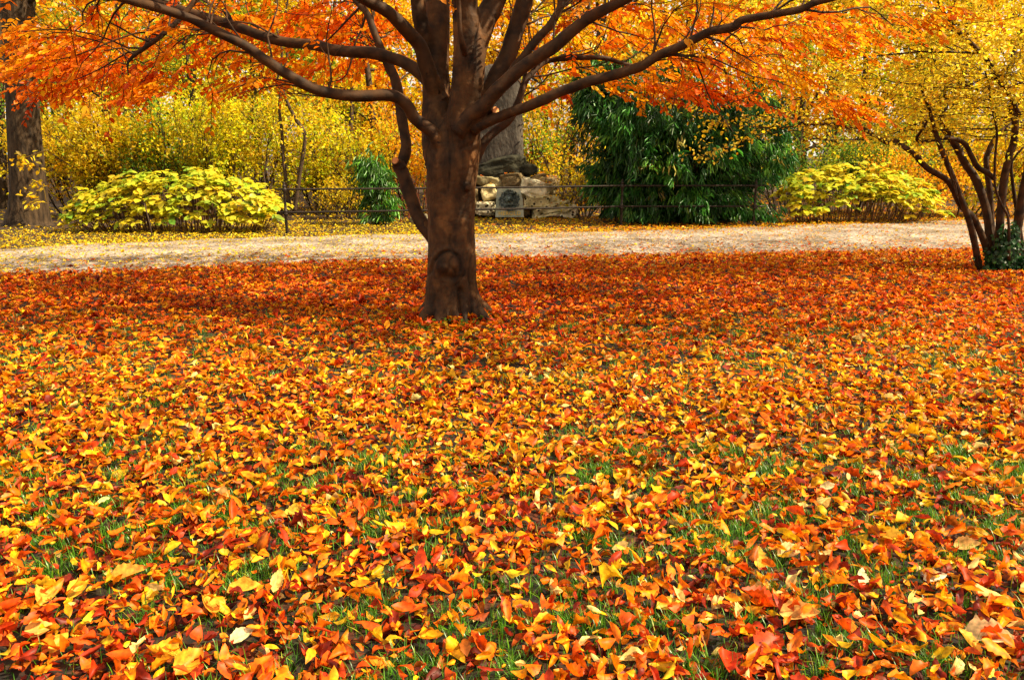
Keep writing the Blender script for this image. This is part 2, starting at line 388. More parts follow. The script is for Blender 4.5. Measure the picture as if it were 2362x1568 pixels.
# ---------------- fallen leaves over the lawn
TREE = ground(1040, 750)          # foot of the big tree
TX, TY = float(TREE[0]), float(TREE[1]) + .28
GP = [((.86, .185, .003), 0), ((.74, .095, .002), 1), ((.89, .45, .008), 2), ((.88, .32, .005), 3), ((.46, .036, .002), 4), ((.22, .016, .002), 5), ((.88, .62, .20), 6), ((.34, .085, .006), 7), ((.82, .50, .012), 8)]
GC = np.array([c for c, _ in GP])
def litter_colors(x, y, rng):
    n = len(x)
    red = np.exp(-(((x - TX) / 7.5) ** 2 + ((y - 9.2) / 2.5) ** 2)); mid = np.exp(-((y - 5.1) / 1.5) ** 2); front = np.clip((3.6 - y) / 1.4, 0, 1)  # redder leaf fall near the tree; sunlit glow and shade also mixed into colours
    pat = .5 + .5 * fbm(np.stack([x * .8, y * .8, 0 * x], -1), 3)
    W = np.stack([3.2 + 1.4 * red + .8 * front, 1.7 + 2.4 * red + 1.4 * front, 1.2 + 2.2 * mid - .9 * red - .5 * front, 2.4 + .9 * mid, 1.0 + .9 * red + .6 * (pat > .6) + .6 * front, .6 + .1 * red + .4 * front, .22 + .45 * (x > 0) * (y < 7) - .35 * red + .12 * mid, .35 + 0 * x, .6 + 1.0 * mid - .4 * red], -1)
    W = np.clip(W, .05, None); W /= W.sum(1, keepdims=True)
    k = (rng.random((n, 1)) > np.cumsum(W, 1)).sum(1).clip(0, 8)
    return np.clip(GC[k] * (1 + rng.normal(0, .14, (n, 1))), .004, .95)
def scatter_fallen(mb, x, y, na, nc, rng, lmin=.055, lmax=.115, zmax=.035, up=1.0, cols=None, zb=0.):
    n = len(x)
    L = rng.uniform(lmin, lmax, n) * rng.choice([.7, 1, 1, 1.15], n); W = L * rng.uniform(.28, .54, n)
    z = rng.random(n) ** 1.3 * zmax + .003 + zb
    pitch = rng.normal(0, .22 * up, n); roll = rng.normal(0, .34 * up, n)
    big = rng.random(n) < .12; roll[big] *= 1.8; pitch[big] *= 1.7
    curl = rng.normal(0.3, 1.3, n).clip(-2.4, 2.4); fold = np.abs(rng.normal(.15, .42, n)).clip(0, 1.1); cross = rng.normal(.1, 1.0, n).clip(-1.6, 1.6); wav = np.abs(rng.normal(.02, .06, n)).clip(0, .14)
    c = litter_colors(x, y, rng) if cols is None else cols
    fallen(mb, np.stack([x, y, z], -1), L, W, rng.uniform(0, 6.283, n), pitch, roll, curl, fold, cross, wav, c, na, nc, rng)
def gapfield(x, y): return .16 * fbm(np.stack([x * 1.3, y * 1.3, 0 * x + 3], -1), 2) + .95 * fbm(np.stack([x * 8.5, y * 8.5, 0 * x + 9], -1), 2)
def rand_band(n, y0, y1, rng, margin=2.2, half=.68):
    y = rng.uniform(y0, y1, n * 3); hw = y * half + margin
    keep = rng.random(n * 3) < hw / (y1 * half + margin)
    y = y[keep][:n]; hw = hw[keep][:n]; return rng.uniform(-1, 1, len(y)) * hw, y
mbl = MB()
def lay(y0, y1, dens, na, nc, **k):
    area = (y1 - y0) * ((y0 + y1) * .68 + 4.4); n = int(area * dens)
    x, y = rand_band(n, y0, y1, RNG)
    g = gapfield(x, y); far = np.clip((y - 3) / 4, 0, 1)
    keep = (RNG.random(len(x)) < np.clip(1.1 - 1.2 * np.clip(g - .16 - .25 * far, 0, 1) * 1.6, .48, 1)) & (y < path_near(x) + .35 * RNG.random(len(x)) ** 3 - .02)
    keep &= ((x - TX) ** 2 + (y - TY) ** 2 > .26 ** 2)
    cf = k.pop('colf', None)
    scatter_fallen(mbl, x[keep], y[keep], na, nc, RNG, cols=None if cf is None else cf(x[keep], y[keep]), **k)
def under(x, y): return np.array([(.28, .026, .002), (.11, .010, .001), (.42, .065, .003), (.07, .014, .002), (.5, .12, .004)])[RNG.choice(5, len(x), p=[.3, .25, .22, .13, .1])] * (1 + RNG.normal(0, .15, (len(x), 1)))  # bottom leaves coloured darker to paint shadow into the gaps of the carpet
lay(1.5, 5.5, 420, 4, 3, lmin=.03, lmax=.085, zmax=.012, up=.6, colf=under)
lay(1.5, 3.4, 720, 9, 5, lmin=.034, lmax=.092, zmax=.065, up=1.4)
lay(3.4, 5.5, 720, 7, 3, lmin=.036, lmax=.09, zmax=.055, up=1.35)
_a = RNG.uniform(0, 6.283, 520); _r = .27 + np.abs(RNG.normal(0, .16, 520))
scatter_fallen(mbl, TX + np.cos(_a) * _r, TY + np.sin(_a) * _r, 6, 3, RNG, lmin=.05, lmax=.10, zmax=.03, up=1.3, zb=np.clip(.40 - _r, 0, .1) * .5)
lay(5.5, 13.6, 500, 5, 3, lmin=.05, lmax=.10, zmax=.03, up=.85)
# leaves swept along and onto the path, and on the strip beyond it
def pathz(x, y):
    t = np.clip((y - path_near(x)) / (path_far(x) - path_near(x)), 0, 1); return np.where((y > path_near(x) - .3) & (y < path_far(x) + .3), .008 + .018 * np.sin(np.pi * t), 0)
def strip(n, x0, x1, fy, cols_fn, na=4, nc=3, **k):
    x = RNG.uniform(x0, x1, n); y = fy(x, RNG.random(n))
    scatter_fallen(mbl, x, y, na, nc, RNG, cols=cols_fn(x, y), zb=pathz(x, y), **k)
def farcol(x, y):
    n = len(x); f = np.clip((x + 2.5) / 5, 0, 1); pick_o = RNG.random(n) < f * .85
    a = pick('yellow', n, RNG); b = pick('amber', n, RNG); c = pick('orange', n, RNG)
    r = np.where(pick_o[:, None], np.where(RNG.random((n, 1)) < .55, b, c), a)
    return r * np.where(RNG.random((n, 1)) < .15, .45, 1.)
strip(9500, -18, 18, lambda x, u: path_near(x) + (path_far(x) - path_near(x)) * u, farcol, lmin=.03, lmax=.07, zmax=.004, up=.6)
strip(3500, -18, -1, lambda x, u: path_near(x) + 2.6 * u, farcol, lmin=.03, lmax=.07, zmax=.004, up=.6)
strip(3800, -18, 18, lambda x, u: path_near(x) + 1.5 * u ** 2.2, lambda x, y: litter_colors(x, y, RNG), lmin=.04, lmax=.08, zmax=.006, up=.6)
strip(4200, -18, 18, lambda x, u: path_far(x) - 1.3 * u ** 2.0, farcol, lmin=.035, lmax=.07, zmax=.006, up=.6)
strip(26000, -19, 19, lambda x, u: path_far(x) - .1 + 4.2 * u ** 1.15, farcol, lmin=.045, lmax=.09, zmax=.02, up=.7)
strip(9000, -26, 26, lambda x, u: path_far(x) + 4.0 + 9 * u, farcol, na=3, lmin=.08, lmax=.15, zmax=.02, up=.7)
setting(mbl.build('fallen_leaves', M['fallen']), 'stuff')

# ---------------- grass blades coming up between the leaves
def grass(n, y0, y1, hmin, hmax):
    x, y = rand_band(n, y0, y1, RNG, margin=1.5); g = gapfield(x, y)
    keep = (RNG.random(len(x)) < np.clip((g - .12) * 1.5, .07, .75)) & (y < path_near(x))
    x, y = x[keep], y[keep]; m = len(x)
    cx = np.round(x / .035 + RNG.normal(0, .3, m)) * .035 + RNG.normal(0, .006, m); cyy = np.round(y / .035) * .035 + RNG.normal(0, .006, m)
    h = RNG.uniform(hmin, hmax, m); yaw = RNG.uniform(0, 6.283, m); lean = RNG.uniform(.1, .95, m); w = RNG.uniform(.0009, .0021, m)
    d = np.stack([np.cos(yaw), np.sin(yaw), 0 * yaw], -1); sd_ = np.stack([-np.sin(yaw), np.cos(yaw), 0 * yaw], -1)
    t = np.array([0, .4, .75, 1.0]); base = np.stack([cx, cyy, 0 * cx], -1)
    c = base[:, None] + d[:, None] * (lean[:, None] * h[:, None] * t ** 2)[..., None] + np.array([0, 0, 1.]) * (h[:, None] * (t - .35 * lean[:, None] * t ** 2))[..., None]
    ww = w[:, None] * np.array([1, .9, .6, .12])
    V = np.stack([c - sd_[:, None] * ww[..., None], c + sd_[:, None] * ww[..., None]], 2).reshape(m, 8, 3)
    q = np.array([(0, 1, 3, 2), (2, 3, 5, 4), (4, 5, 7, 6)])
    cols = np.array([(.08, .27, .006), (.15, .36, .010), (.035, .14, .006), (.45, .45, .03)])[RNG.choice(4, m, p=[.4, .22, .30, .08])]
    cols = cols * (1 + RNG.normal(0, .15, (m, 1)))
    mbg.add(V.reshape(-1, 3), (np.arange(m)[:, None, None] * 8 + q[None]).reshape(-1, 4), None, np.clip(np.repeat(cols, 8, 0), .003, .9))
mbg = MB()
grass(260000, 1.5, 4.2, .03, .085); grass(150000, 4.2, 8.0, .035, .085); grass(40000, 8.0, 12.6, .03, .07)
setting(mbg.build('grass', M['grass']), 'stuff')

# ---------------- prominent single leaves in the foreground
SINGLE = [  # px, py, length, width ratio, yaw deg, pitch, roll, curl, fold, colour, label
 (560, 1492, .085, .62, 30, -.25, .5, .5, .2, (.90, .78, .42), 'pale cream leaf on the grass near the bottom edge, much the palest there'),
 (302, 1345, .135, .50, 25, -.15, .55, .4, .55, (.84, .36, .05), 'long tan orange leaf rolled along its length above dark grass'),
 (108, 1398, .105, .75, 100, -.2, .35, .6, .3, (.86, .45, .06), 'flat tan yellow leaf with a hooked tip near the left edge'),
 (565, 1380, .125, .55, 15, -.12, .5, .5, .7, (.88, .52, .06), 'yellow leaf folded to a long point, with a dark gap under its edge'),
 (640, 1372, .095, .50, 80, -.7, .5, .9, .5, (.90, .66, .20), 'small pale leaf standing upright beside the long folded yellow leaf'),
 (372, 1532, .125, .75, 160, -.15, .3, .6, .25, (.88, .40, .02), 'broad orange yellow leaf lying open at the bottom edge'),
 (440, 1556, .115, .72, 60, -.3, .5, .8, .3, (.88, .33, .02), 'bright orange leaf cupped over a red one at the bottom edge'),
 (486, 1420, .110, .80, 120, -.25, .4, 1.0, .2, (.85, .36, .03), 'cupped golden orange leaf right of the dark grass patch'),
 (684, 1200, .115, .52, 8, -.1, .45, .6, .5, (.88, .60, .07), 'long pale yellow leaf bowed like a roof on the grass'),
 (185, 1383, .105, .62, 70, -.35, .5, .5, .4, (.88, .52, .04), 'yellow leaf with toothed edge tilted up near the left edge'),
 (97, 1478, .105, .68, 35, -.1, .4, .8, .3, (.88, .50, .10), 'tan yellow leaf curled like a shell in the lower left corner'),
 (140, 1512, .080, .62, 70, -.35, .4, .5, .2, (.88, .44, .03), 'small bright yellow leaf below the curled tan shell leaf'),
 (1540, 1418, .100, .58, 15, -.15, .4, .7, .4, (.90, .62, .06), 'rounded yellow leaf with dark veins on the lower right grass'),
 (1741, 1407, .120, .80, 150, -.3, .3, .7, .3, (.62, .08, .006), 'large dark red leaf with pointed lobes lying half upright'),
 (1770, 1515, .140, .70, 40, -.1, .2, .6, .2, (.55, .055, .006), 'broad crimson leaf lying flat near the bottom edge'),
 (1842, 1440, .140, .60, -15, -.2, .5, .9, .4, (.90, .52, .14), 'big pale orange leaf arched over red leaves'),
 (2278, 1500, .150, .70, -40, -.3, .5, .8, .3, (.92, .72, .35), 'biggest cream coloured leaf, near the right bottom corner'),
 (2152, 1353, .095, .55, 5, -.15, .5, .7, .4, (.94, .84, .60), 'whitish leaf lying bright among red leaves at the right'),
 (2058, 1262, .110, .75, -50, -.2, .3, .9, .3, (.90, .60, .06), 'wide yellow leaf tilted to the light, upper right foreground'),
 (2227, 1280, .105, .60, -20, -.3, .6, .9, .3, (.88, .52, .16), 'tan leaf curled into a half tube, near the right edge'),
 (1745, 1318, .105, .62, 75, -.6, .4, .7, .3, (.88, .48, .05), 'golden leaf standing on edge beside a dark hollow'),
 (1979, 1357, .085, .60, 60, -.5, .6, 1.0, .5, (.94, .82, .52), 'cream leaf curled at its top, standing among red leaves'),
 (1820, 1294, .120, .60, 10, -.2, .5, .9, .4, (.92, .74, .34), 'crumpled cream leaf catching the sun, middle of the right foreground'),
 (1669, 1551, .095, .80, 90, -.3, .3, .6, .3, (.70, .05, .005), 'scarlet leaf at the very bottom edge'),
 (1907, 1142, .085, .55, -10, -.3, .6, .8, .4, (.94, .80, .45), 'small cream leaf shining farther back on the lawn'),
 (2227, 1512, .100, .62, 110, -.45, .4, .7, .3, (.88, .50, .06), 'yellow pointed leaf standing left of the biggest cream leaf'),
]
for (a, b, L_, wr, yaw, pi_, ro, cu, fo, c, lab) in SINGLE:
    g = ground(a, b); m1 = MB(); one = np.ones(1)
    fallen(m1, np.zeros((1, 3)), one * L_, one * L_ * wr, one * math.radians(yaw), one * pi_, one * ro, one * cu, one * fo, one * .4, one * .035, np.array([c]), 15, 9, RNG, .09)
    o = m1.build('fallen_leaf', M['fallen']); o.location = (float(g[0]), float(g[1]), .035)
    tag(o, lab, 'leaf', 'large leaves in the foreground')

# ================================================================== BIG TREE IN FRONT
def trace(pts, k=5):
    """pts: (px, py, Y, r_px) -> world polyline and radii"""
    p = np.asarray(pts, float); q = catmull(p, k); P = at(q[:, 0], q[:, 1], q[:, 2]); return P, np.maximum(q[:, 3], .6) * q[:, 2] / FPX
D0 = TY
tree = thing('beech_tree', (TX, TY, 0), 'big smooth barked tree with spreading limbs and orange red leaves on the lawn', 'tree')
mbt = MB()
body = [
 [(1040, 775, D0, 84), (1040, 748, D0, 76), (1040, 725, D0, 70), (1040, 690, D0, 65), (1042, 600, D0, 61), (1041, 520, D0, 57), (1041, 440, D0, 58), (1045, 380, D0, 62), (1052, 325, D0 + .03, 58), (1058, 280, D0 + .05, 46)],
 [(1030, 400, D0, 44), (1013, 325, D0 + .05, 42), (1007, 217, D0 + .18, 33), (1004, 150, D0 + .26, 31), (1008, 75, D0 + .33, 29), (1009, 0, D0 + .42, 28), (1008, -160, D0 + .6, 25), (1000, -420, D0 + .9, 20), (985, -760, D0 + 1.2, 12)],
 [(1060, 400, D0, 46), (1063, 325, D0 - .05, 46), (1075, 217, D0 - .1, 39), (1080, 150, D0 - .12, 38), (1080, 108, D0 - .12, 36), (1075, 50, D0 - .14, 31), (1070, 0, D0 - .16, 29), (1062, -160, D0 - .3, 25), (1060, -420, D0 - .5, 20), (1050, -760, D0 - .7, 12)],
 [(1088, 150, D0 - .1, 28), (1097, 100, D0 - .08, 28), (1116, 50, D0 - .05, 27), (1140, 0, D0, 26), (1190, -130, D0 + .1, 23), (1270, -420, D0 + .3, 16), (1330, -700, D0 + .5, 9)],
 [(995, 130, D0 + .25, 22), (982, 92, D0 + .2, 20), (968, 43, D0 + .16, 19), (963, 0, D0 + .15, 18), (940, -120, D0 + .1, 16), (880, -400, D0 - .2, 11), (840, -600, D0 - .4, 7)],
]
for i_, b in enumerate(body):
    P, R = trace(b); tube(mbt, P, R * .955, 20, lump=.0)
LIMBS = {
 'L3': [(1005, 215, D0 + .1, 19), (984, 155, D0 + .02, 18), (968, 108, D0 - .05, 16), (942, 76, D0 - .15, 15), (916, 48, D0 - .25, 14), (888, 24, D0 - .35, 13.5), (830, -8, D0 - .5, 12), (740, -70, D0 - .8, 10), (600, -150, D0 - 1.1, 7), (480, -190, D0 - 1.3, 4)],
 'L4': [(1022, 235, D0 + .1, 17), (1000, 202, D0 + .12, 16), (957, 159, D0 + .2, 14), (910, 137, D0 + .27, 13), (856, 123, D0 + .33, 13), (783, 119, D0 + .42, 12.5), (726, 105, D0 + .5, 12), (657, 98, D0 + .6, 11), (603, 83, D0 + .65, 11), (542, 61, D0 + .7, 10.5), (445, 32, D0 + .8, 10), (361, 6, D0 + .9, 9.5), (250, -40, D0 + 1.1, 8), (90, -90, D0 + 1.3, 5), (-60, -120, D0 + 1.5, 3)],
 'L5': [(1020, 345, D0 - .12, 15), (1005, 318, D0 - .15, 15), (991, 300, D0 - .17, 14), (957, 275, D0 - .22, 13.5), (942, 249, D0 - .26, 13), (921, 228, D0 - .3, 13), (892, 220, D0 - .34, 13), (820, 222, D0 - .42, 12.5), (747, 213, D0 - .5, 12.5), (693, 191, D0 - .58, 12), (639, 157, D0 - .66, 11.5), (600, 130, D0 - .72, 11.5), (560, 103, D0 - .78, 11), (488, 68, D0 - .88, 10.5), (434, 42, D0 - .95, 10), (361, 18, D0 - 1.05, 10), (307, 4, D0 - 1.1, 9.5), (230, -18, D0 - 1.2, 8), (60, -70, D0 - 1.5, 5), (-80, -90, D0 - 1.7, 3)],
 'L6': [(1010, 560, D0 + .2, 19), (986, 530, D0 + .22, 18), (964, 499, D0 + .27, 16), (946, 452, D0 + .33, 16), (930, 405, D0 + .37, 15.5), (917, 378, D0 + .38, 15)],
 'L6b': [(921, 392, D0 + .40, 13), (930, 366, D0 + .44, 13.5), (937, 336, D0 + .5, 12.5), (929, 289, D0 + .58, 11.5), (921, 235, D0 + .66, 11.5), (913, 191, D0 + .72, 11), (899, 155, D0 + .8, 9.5), (881, 119, D0 + .86, 8.5), (866, 83, D0 + .9, 8), (848, 35, D0 + .95, 7.5), (830, 14, D0 + 1., 6.5), (790, -30, D0 + 1.1, 5), (720, -90, D0 + 1.3, 3)],
 'R1': [(1055, 305, D0 - .2, 20), (1085, 270, D0 - .24, 19), (1116, 244, D0 - .28, 18), (1150, 204, D0 - .32, 16), (1199, 161, D0 - .36, 15), (1242, 131, D0 - .4, 14.5), (1286, 101, D0 - .43, 14), (1332, 62, D0 - .46, 13), (1368, 37, D0 - .5, 12), (1404, 18, D0 - .55, 11), (1440, 0, D0 - .6, 10.5), (1560, -60, D0 - .7, 9), (1720, -120, D0 - .9, 6), (1850, -150, D0 - 1., 3)],
 'R2': [(1100, 262, D0 + .0, 20), (1122, 225, D0 + .04, 20), (1140, 185, D0 + .08, 20), (1173, 126, D0 + .12, 19), (1191, 65, D0 + .18, 18.5), (1210, 0, D0 + .22, 18), (1240, -140, D0 + .35, 15), (1320, -380, D0 + .5, 10), (1380, -560, D0 + .6, 5)],
 'R2b': [(1150, 205, D0 - .2, 10), (1168, 183, D0 - .18, 10), (1202, 138, D0 - .16, 9.5), (1238, 92, D0 - .12, 9), (1272, 54, D0 - .1, 8.5), (1300, 0, D0 - .05, 8), (1340, -100, D0, 6.5), (1420, -260, D0 + .2, 4)],
 'R3': [(1090, 300, D0 - .2, 13), (1123, 282, D0 - .24, 12.5), (1159, 267, D0 - .28, 12), (1210, 249, D0 - .33, 11.5), (1253, 231, D0 - .37, 11.5), (1289, 214, D0 - .4, 11), (1322, 202, D0 - .43, 11), (1357, 189, D0 - .47, 11), (1404, 177, D0 - .52, 11), (1451, 163, D0 - .56, 11), (1484, 150, D0 - .6, 10.5), (1523, 126, D0 - .63, 10), (1567, 108, D0 - .67, 10), (1603, 90, D0 - .7, 9.5), (1639, 73, D0 - .74, 9), (1690, 64, D0 - .78, 9.5), (1711, 48, D0 - .8, 8.5), (1766, 37, D0 - .85, 8), (1841, 24, D0 - .92, 7.5), (1881, 7, D0 - .96, 7), (1960, -12, D0 - 1., 6), (2100, -40, D0 - 1.1, 4.5), (2300, -60, D0 - 1.2, 3)],
 'R4': [(1085, 395, D0 + .1, 11), (1101, 361, D0 + .12, 10), (1119, 325, D0 + .16, 10), (1145, 300, D0 + .22, 9.5), (1174, 278, D0 + .27, 9), (1195, 235, D0 + .34, 8), (1206, 202, D0 + .38, 7.5), (1217, 181, D0 + .42, 7), (1249, 148, D0 + .5, 6), (1282, 138, D0 + .56, 5.5), (1340, 134, D0 + .64, 5.5), (1393, 135, D0 + .7, 5), (1440, 148, D0 + .75, 4), (1500, 160, D0 + .8, 3)],
 'R5': [(1095, 290, D0 - .05, 12), (1120, 272, D0 - .1, 10.5), (1141, 257, D0 - .2, 9.5)],
 'T1': [(1072, 125, D0 - .32, 8), (1066, 102, D0 - .42, 6.5), (1060, 65, D0 - .46, 5.5), (1057, 0, D0 - .5, 5), (1050, -80, D0 - .6, 4), (1020, -200, D0 - .8, 3)],
 'A1': [(470, -20, D0 - .4, 6), (452, 0, D0 - .45, 5.5), (416, 43, D0 - .5, 5.2), (372, 83, D0 - .55, 5), (333, 112, D0 - .6, 4.8), (311, 127, D0 - .62, 4.2), (295, 147, D0 - .65, 2.6), (296, 175, D0 - .66, 1.2)],
}
for k in ('L3', 'L4', 'L5', 'L6', 'R1', 'R2', 'R3', 'R4', 'R5', 'R2b'):        # root swelling of each limb, grown into the trunk
    P, R = trace(LIMBS[k][:4]); n = len(P); f = np.linspace(1.12, .80, n); tube(mbt, P, R * f, 14)
# root toes
for ang, ln, rr in ((-2.5, .17, .10), (-1.9, .10, .10), (-1.25, .10, .10), (-.5, .17, .11), (.5, .2, .12), (1.5, .2, .12), (2.6, .2, .11)):
    d = np.array([math.cos(ang), math.sin(ang), 0]); c = np.array([TX, TY, 0])
    tube(mbt, catmull([c + d * .12 + [0, 0, .42], c + d * .2 + [0, 0, .18], c + d * (.24 + ln * .6) + [0, 0, .03], c + d * (.28 + ln * 1.0) + [0, 0, -.08]], 5), np.linspace(rr * 1.1, rr * .5, 16), 12)
# swelling on the left edge and the nub
p = at(992, 425, D0 - .02); tube(mbt, [p + [.06, 0, -.08], p + [.01, 0, 0], p + [.05, 0, .07]], [.05, .062, .04], 12)
p = at(1078, 434, D0 - .22); tube(mbt, [p + [-.01, .12, .03], p + [0, .02, 0], p + [0, -.025, -.005]], [.05, .036, .024], 12)
tmp = bpy.data.objects.new('trunk', mbt.mesh('trunk', M['bark'])); COL.objects.link(tmp)
rm = tmp.modifiers.new('r', 'REMESH'); rm.mode = 'VOXEL'; rm.voxel_size = .0125; rm.use_smooth_shade = True
sm = tmp.modifiers.new('s', 'SMOOTH'); sm.factor = .5; sm.iterations = 7
dg = bpy.context.evaluated_depsgraph_get(); dg.update()
me = bpy.data.meshes.new_from_object(tmp.evaluated_get(dg)); bpy.data.objects.remove(tmp)
nv = len(me.vertices); co = np.zeros(nv * 3, np.float32); me.vertices.foreach_get('co', co); co = co.reshape(-1, 3).astype(float)
no = np.zeros(nv * 3, np.float32); me.vertices.foreach_get('normal', no); no = no.reshape(-1, 3).astype(float)
vx, vy = project(co)
front = np.clip(-no[:, 1] * 1.6, 0, 1) * (co[:, 1] < D0 + .1)
disp = .011 * fbm(co * np.array([5, 5, 1.6]), 4) + .0022 * fbm(co * np.array([14, 14, 45]), 2)
tint = 1 + .22 * fbm(co * np.array([3, 3, 1.3]) + 4, 3) + .24 * fbm(co * np.array([16, 16, 5]) + 2, 3) + .22 * fbm(co * np.array([40, 40, 22]) + 9, 2)
lent = np.clip(1 - np.abs(fbm(co * np.array([5, 5, 26]) + 31, 2)) * 7, 0, 1) * (fbm(co * 3 + 12, 2) > -.1); tint = tint * (1 - .30 * lent); disp = disp - .0022 * lent
crk = np.clip(1 - np.abs(fbm(co * np.array([8, 8, 2.0]) + 51, 3)) * 9, 0, 1) * np.clip(fbm(co * 1.7 + 5, 2) + .15, 0, 1); tint = tint * (1 - .5 * crk); disp = disp - .004 * crk
lich = np.clip(fbm(co * 7 + 71, 4) - .42, 0, .35) * 2.2; tint = tint * (1 + lich)
def groove(line, w, depth, dark=0., only=front):
    global disp, tint
    L = catmull(line, 8); dmin = np.full(nv, 1e9)
    bx = (vx > L[:, 0].min() - 40) & (vx < L[:, 0].max() + 40) & (vy > L[:, 1].min() - 40) & (vy < L[:, 1].max() + 40)
    for a, b in zip(L[:-1], L[1:]):
        ab = b - a; t = np.clip(((vx[bx] - a[0]) * ab[0] + (vy[bx] - a[1]) * ab[1]) / (ab @ ab + 1e-9), 0, 1)
        dmin[bx] = np.minimum(dmin[bx], np.hypot(vx[bx] - a[0] - ab[0] * t, vy[bx] - a[1] - ab[1] * t))
    g = np.exp(-(dmin / w) ** 2) * only; disp = disp - depth * g; tint = tint * (1 - dark * g)
def ring(cx, cy_, rx, ry, w, depth, dark=0.):
    a = np.linspace(0, 2 * math.pi, 18); groove(np.stack([cx + rx * np.cos(a), cy_ + ry * np.sin(a)], -1), w, depth, dark)
def bump(cx, cy_, rx, ry, h, dark=0.):
    global disp, tint
    g = np.exp(-(((vx - cx) / rx) ** 2 + ((vy - cy_) / ry) ** 2) ** 1.5) * front; disp = disp + h * g; tint = tint * (1 - dark * g)
# branch scar in the middle, collar round it, brow to the left, swirl above
bump(1034, 612, 40, 44, .016); bump(1031, 608, 24, 23, .034); bump(1044, 618, 14, 14, .012); groove([(1008, 600), (1018, 586), (1036, 580), (1052, 588)], 2.8, .012, .5); groove([(996, 612), (1010, 584), (1034, 574), (1058, 586), (1067, 606), (1062, 628)], 4.2, -.009); groove([(1064, 594), (1072, 614), (1066, 640), (1050, 660)], 2.0, .007, .3); groove([(1006, 640), (1016, 650), (1036, 654)], 2.2, .005, .25)
groove([(1041, 592), (1036, 604), (1037, 615), (1028, 632)], 2.6, .014, .45); groove([(1036, 612), (1046, 622), (1049, 630)], 2.2, .010, .4); bump(1024, 620, 9, 12, .012); bump(1036, 640, 20, 6, -.012, .3); bump(1050, 606, 7, 12, .008)
groove([(978, 644), (996, 626), (1004, 604), (1018, 586), (1036, 578)], 4, .012, .45); groove([(1038, 545), (1036, 562), (1046, 580), (1058, 600), (1060, 625)], 3, .014, .5); groove([(1049, 556), (1048, 574)], 2.2, .006, .3)
# scar at the right edge, with the seam running down from it
bump(1094, 604, 13, 34, .022); groove([(1100, 575), (1088, 585), (1081, 605), (1079, 640), (1083, 665), (1086, 700), (1086, 735)], 2.3, .014, .55)
# deep flutes at the foot
groove([(1062, 672), (1062, 700), (1062, 725), (1060, 760)], 8, .050, .15); bump(1076, 712, 9, 46, .020); bump(1047, 722, 8, 34, .012)
groove([(1098, 690), (1101, 720), (1106, 750)], 3, .012, .2)
# seams higher up
groove([(1033, 440), (1037, 380), (1034, 345), (1030, 300)], 2.4, .012, .4); groove([(1092, 460), (1098, 430), (1093, 405)], 2, .008, .3)
groove([(1098, 62), (1096, 100), (1088, 130), (1080, 160)], 3, .016, .45); groove([(1100, 325), (1085, 335), (1060, 345)], 3, .008, .25); ring(1083, 336, 5, 7, 1.6, .006, .3); ring(1078, 432, 10, 12, 2, .008, .3)
groove([(1012, 505), (1040, 512), (1070, 502), (1092, 508)], 1.6, .004, .25); groove([(1020, 525), (1050, 518), (1082, 528)], 1.4, .003, .2); groove([(1000, 470), (1030, 462)], 1.4, .003, .2)
# letters cut in the bark long ago
for ln in ([(1021, 712), (1023, 724)], [(1023, 724), (1026, 713)], [(1026, 713), (1028, 725)], [(1031, 713), (1031, 725)], [(1035, 712), (1035, 724)], [(1031, 713), (1035, 724)]): groove(ln, 1.1, .004, .4)
low = np.clip(1 - co[:, 2] / .35, 0, 1); 
co = co + no * disp[:, None]
me.vertices.foreach_set('co', co.astype(np.float32).ravel())
if 'col' in me.attributes: me.attributes.remove(me.attributes['col'])
mossy = np.clip(fbm(co * 2.2 + 8, 3) - .05, 0, 1) * np.clip(1.1 - co[:, 2] / 1.1, 0, 1)
tc_ = np.stack([tint * (1 - .35 * mossy), tint * (1 - .05 * mossy), tint * (1 - .45 * mossy)], -1)
ca = me.attributes.new('col', 'FLOAT_COLOR', 'POINT'); ca.data.foreach_set('color', np.concatenate([np.clip(tc_, .05, 2), np.ones((nv, 1))], 1).astype(np.float32).ravel())
me.polygons.foreach_set('use_smooth', np.ones(len(me.polygons), bool)); me.update()
def adopt(o, parent): o.parent = parent; o.matrix_parent_inverse = parent.matrix_basis.inverted(); return o
trunk = bpy.data.objects.new('trunk', me); COL.objects.link(trunk); adopt(trunk, tree)
if not me.materials: me.materials.append(M['bark'])

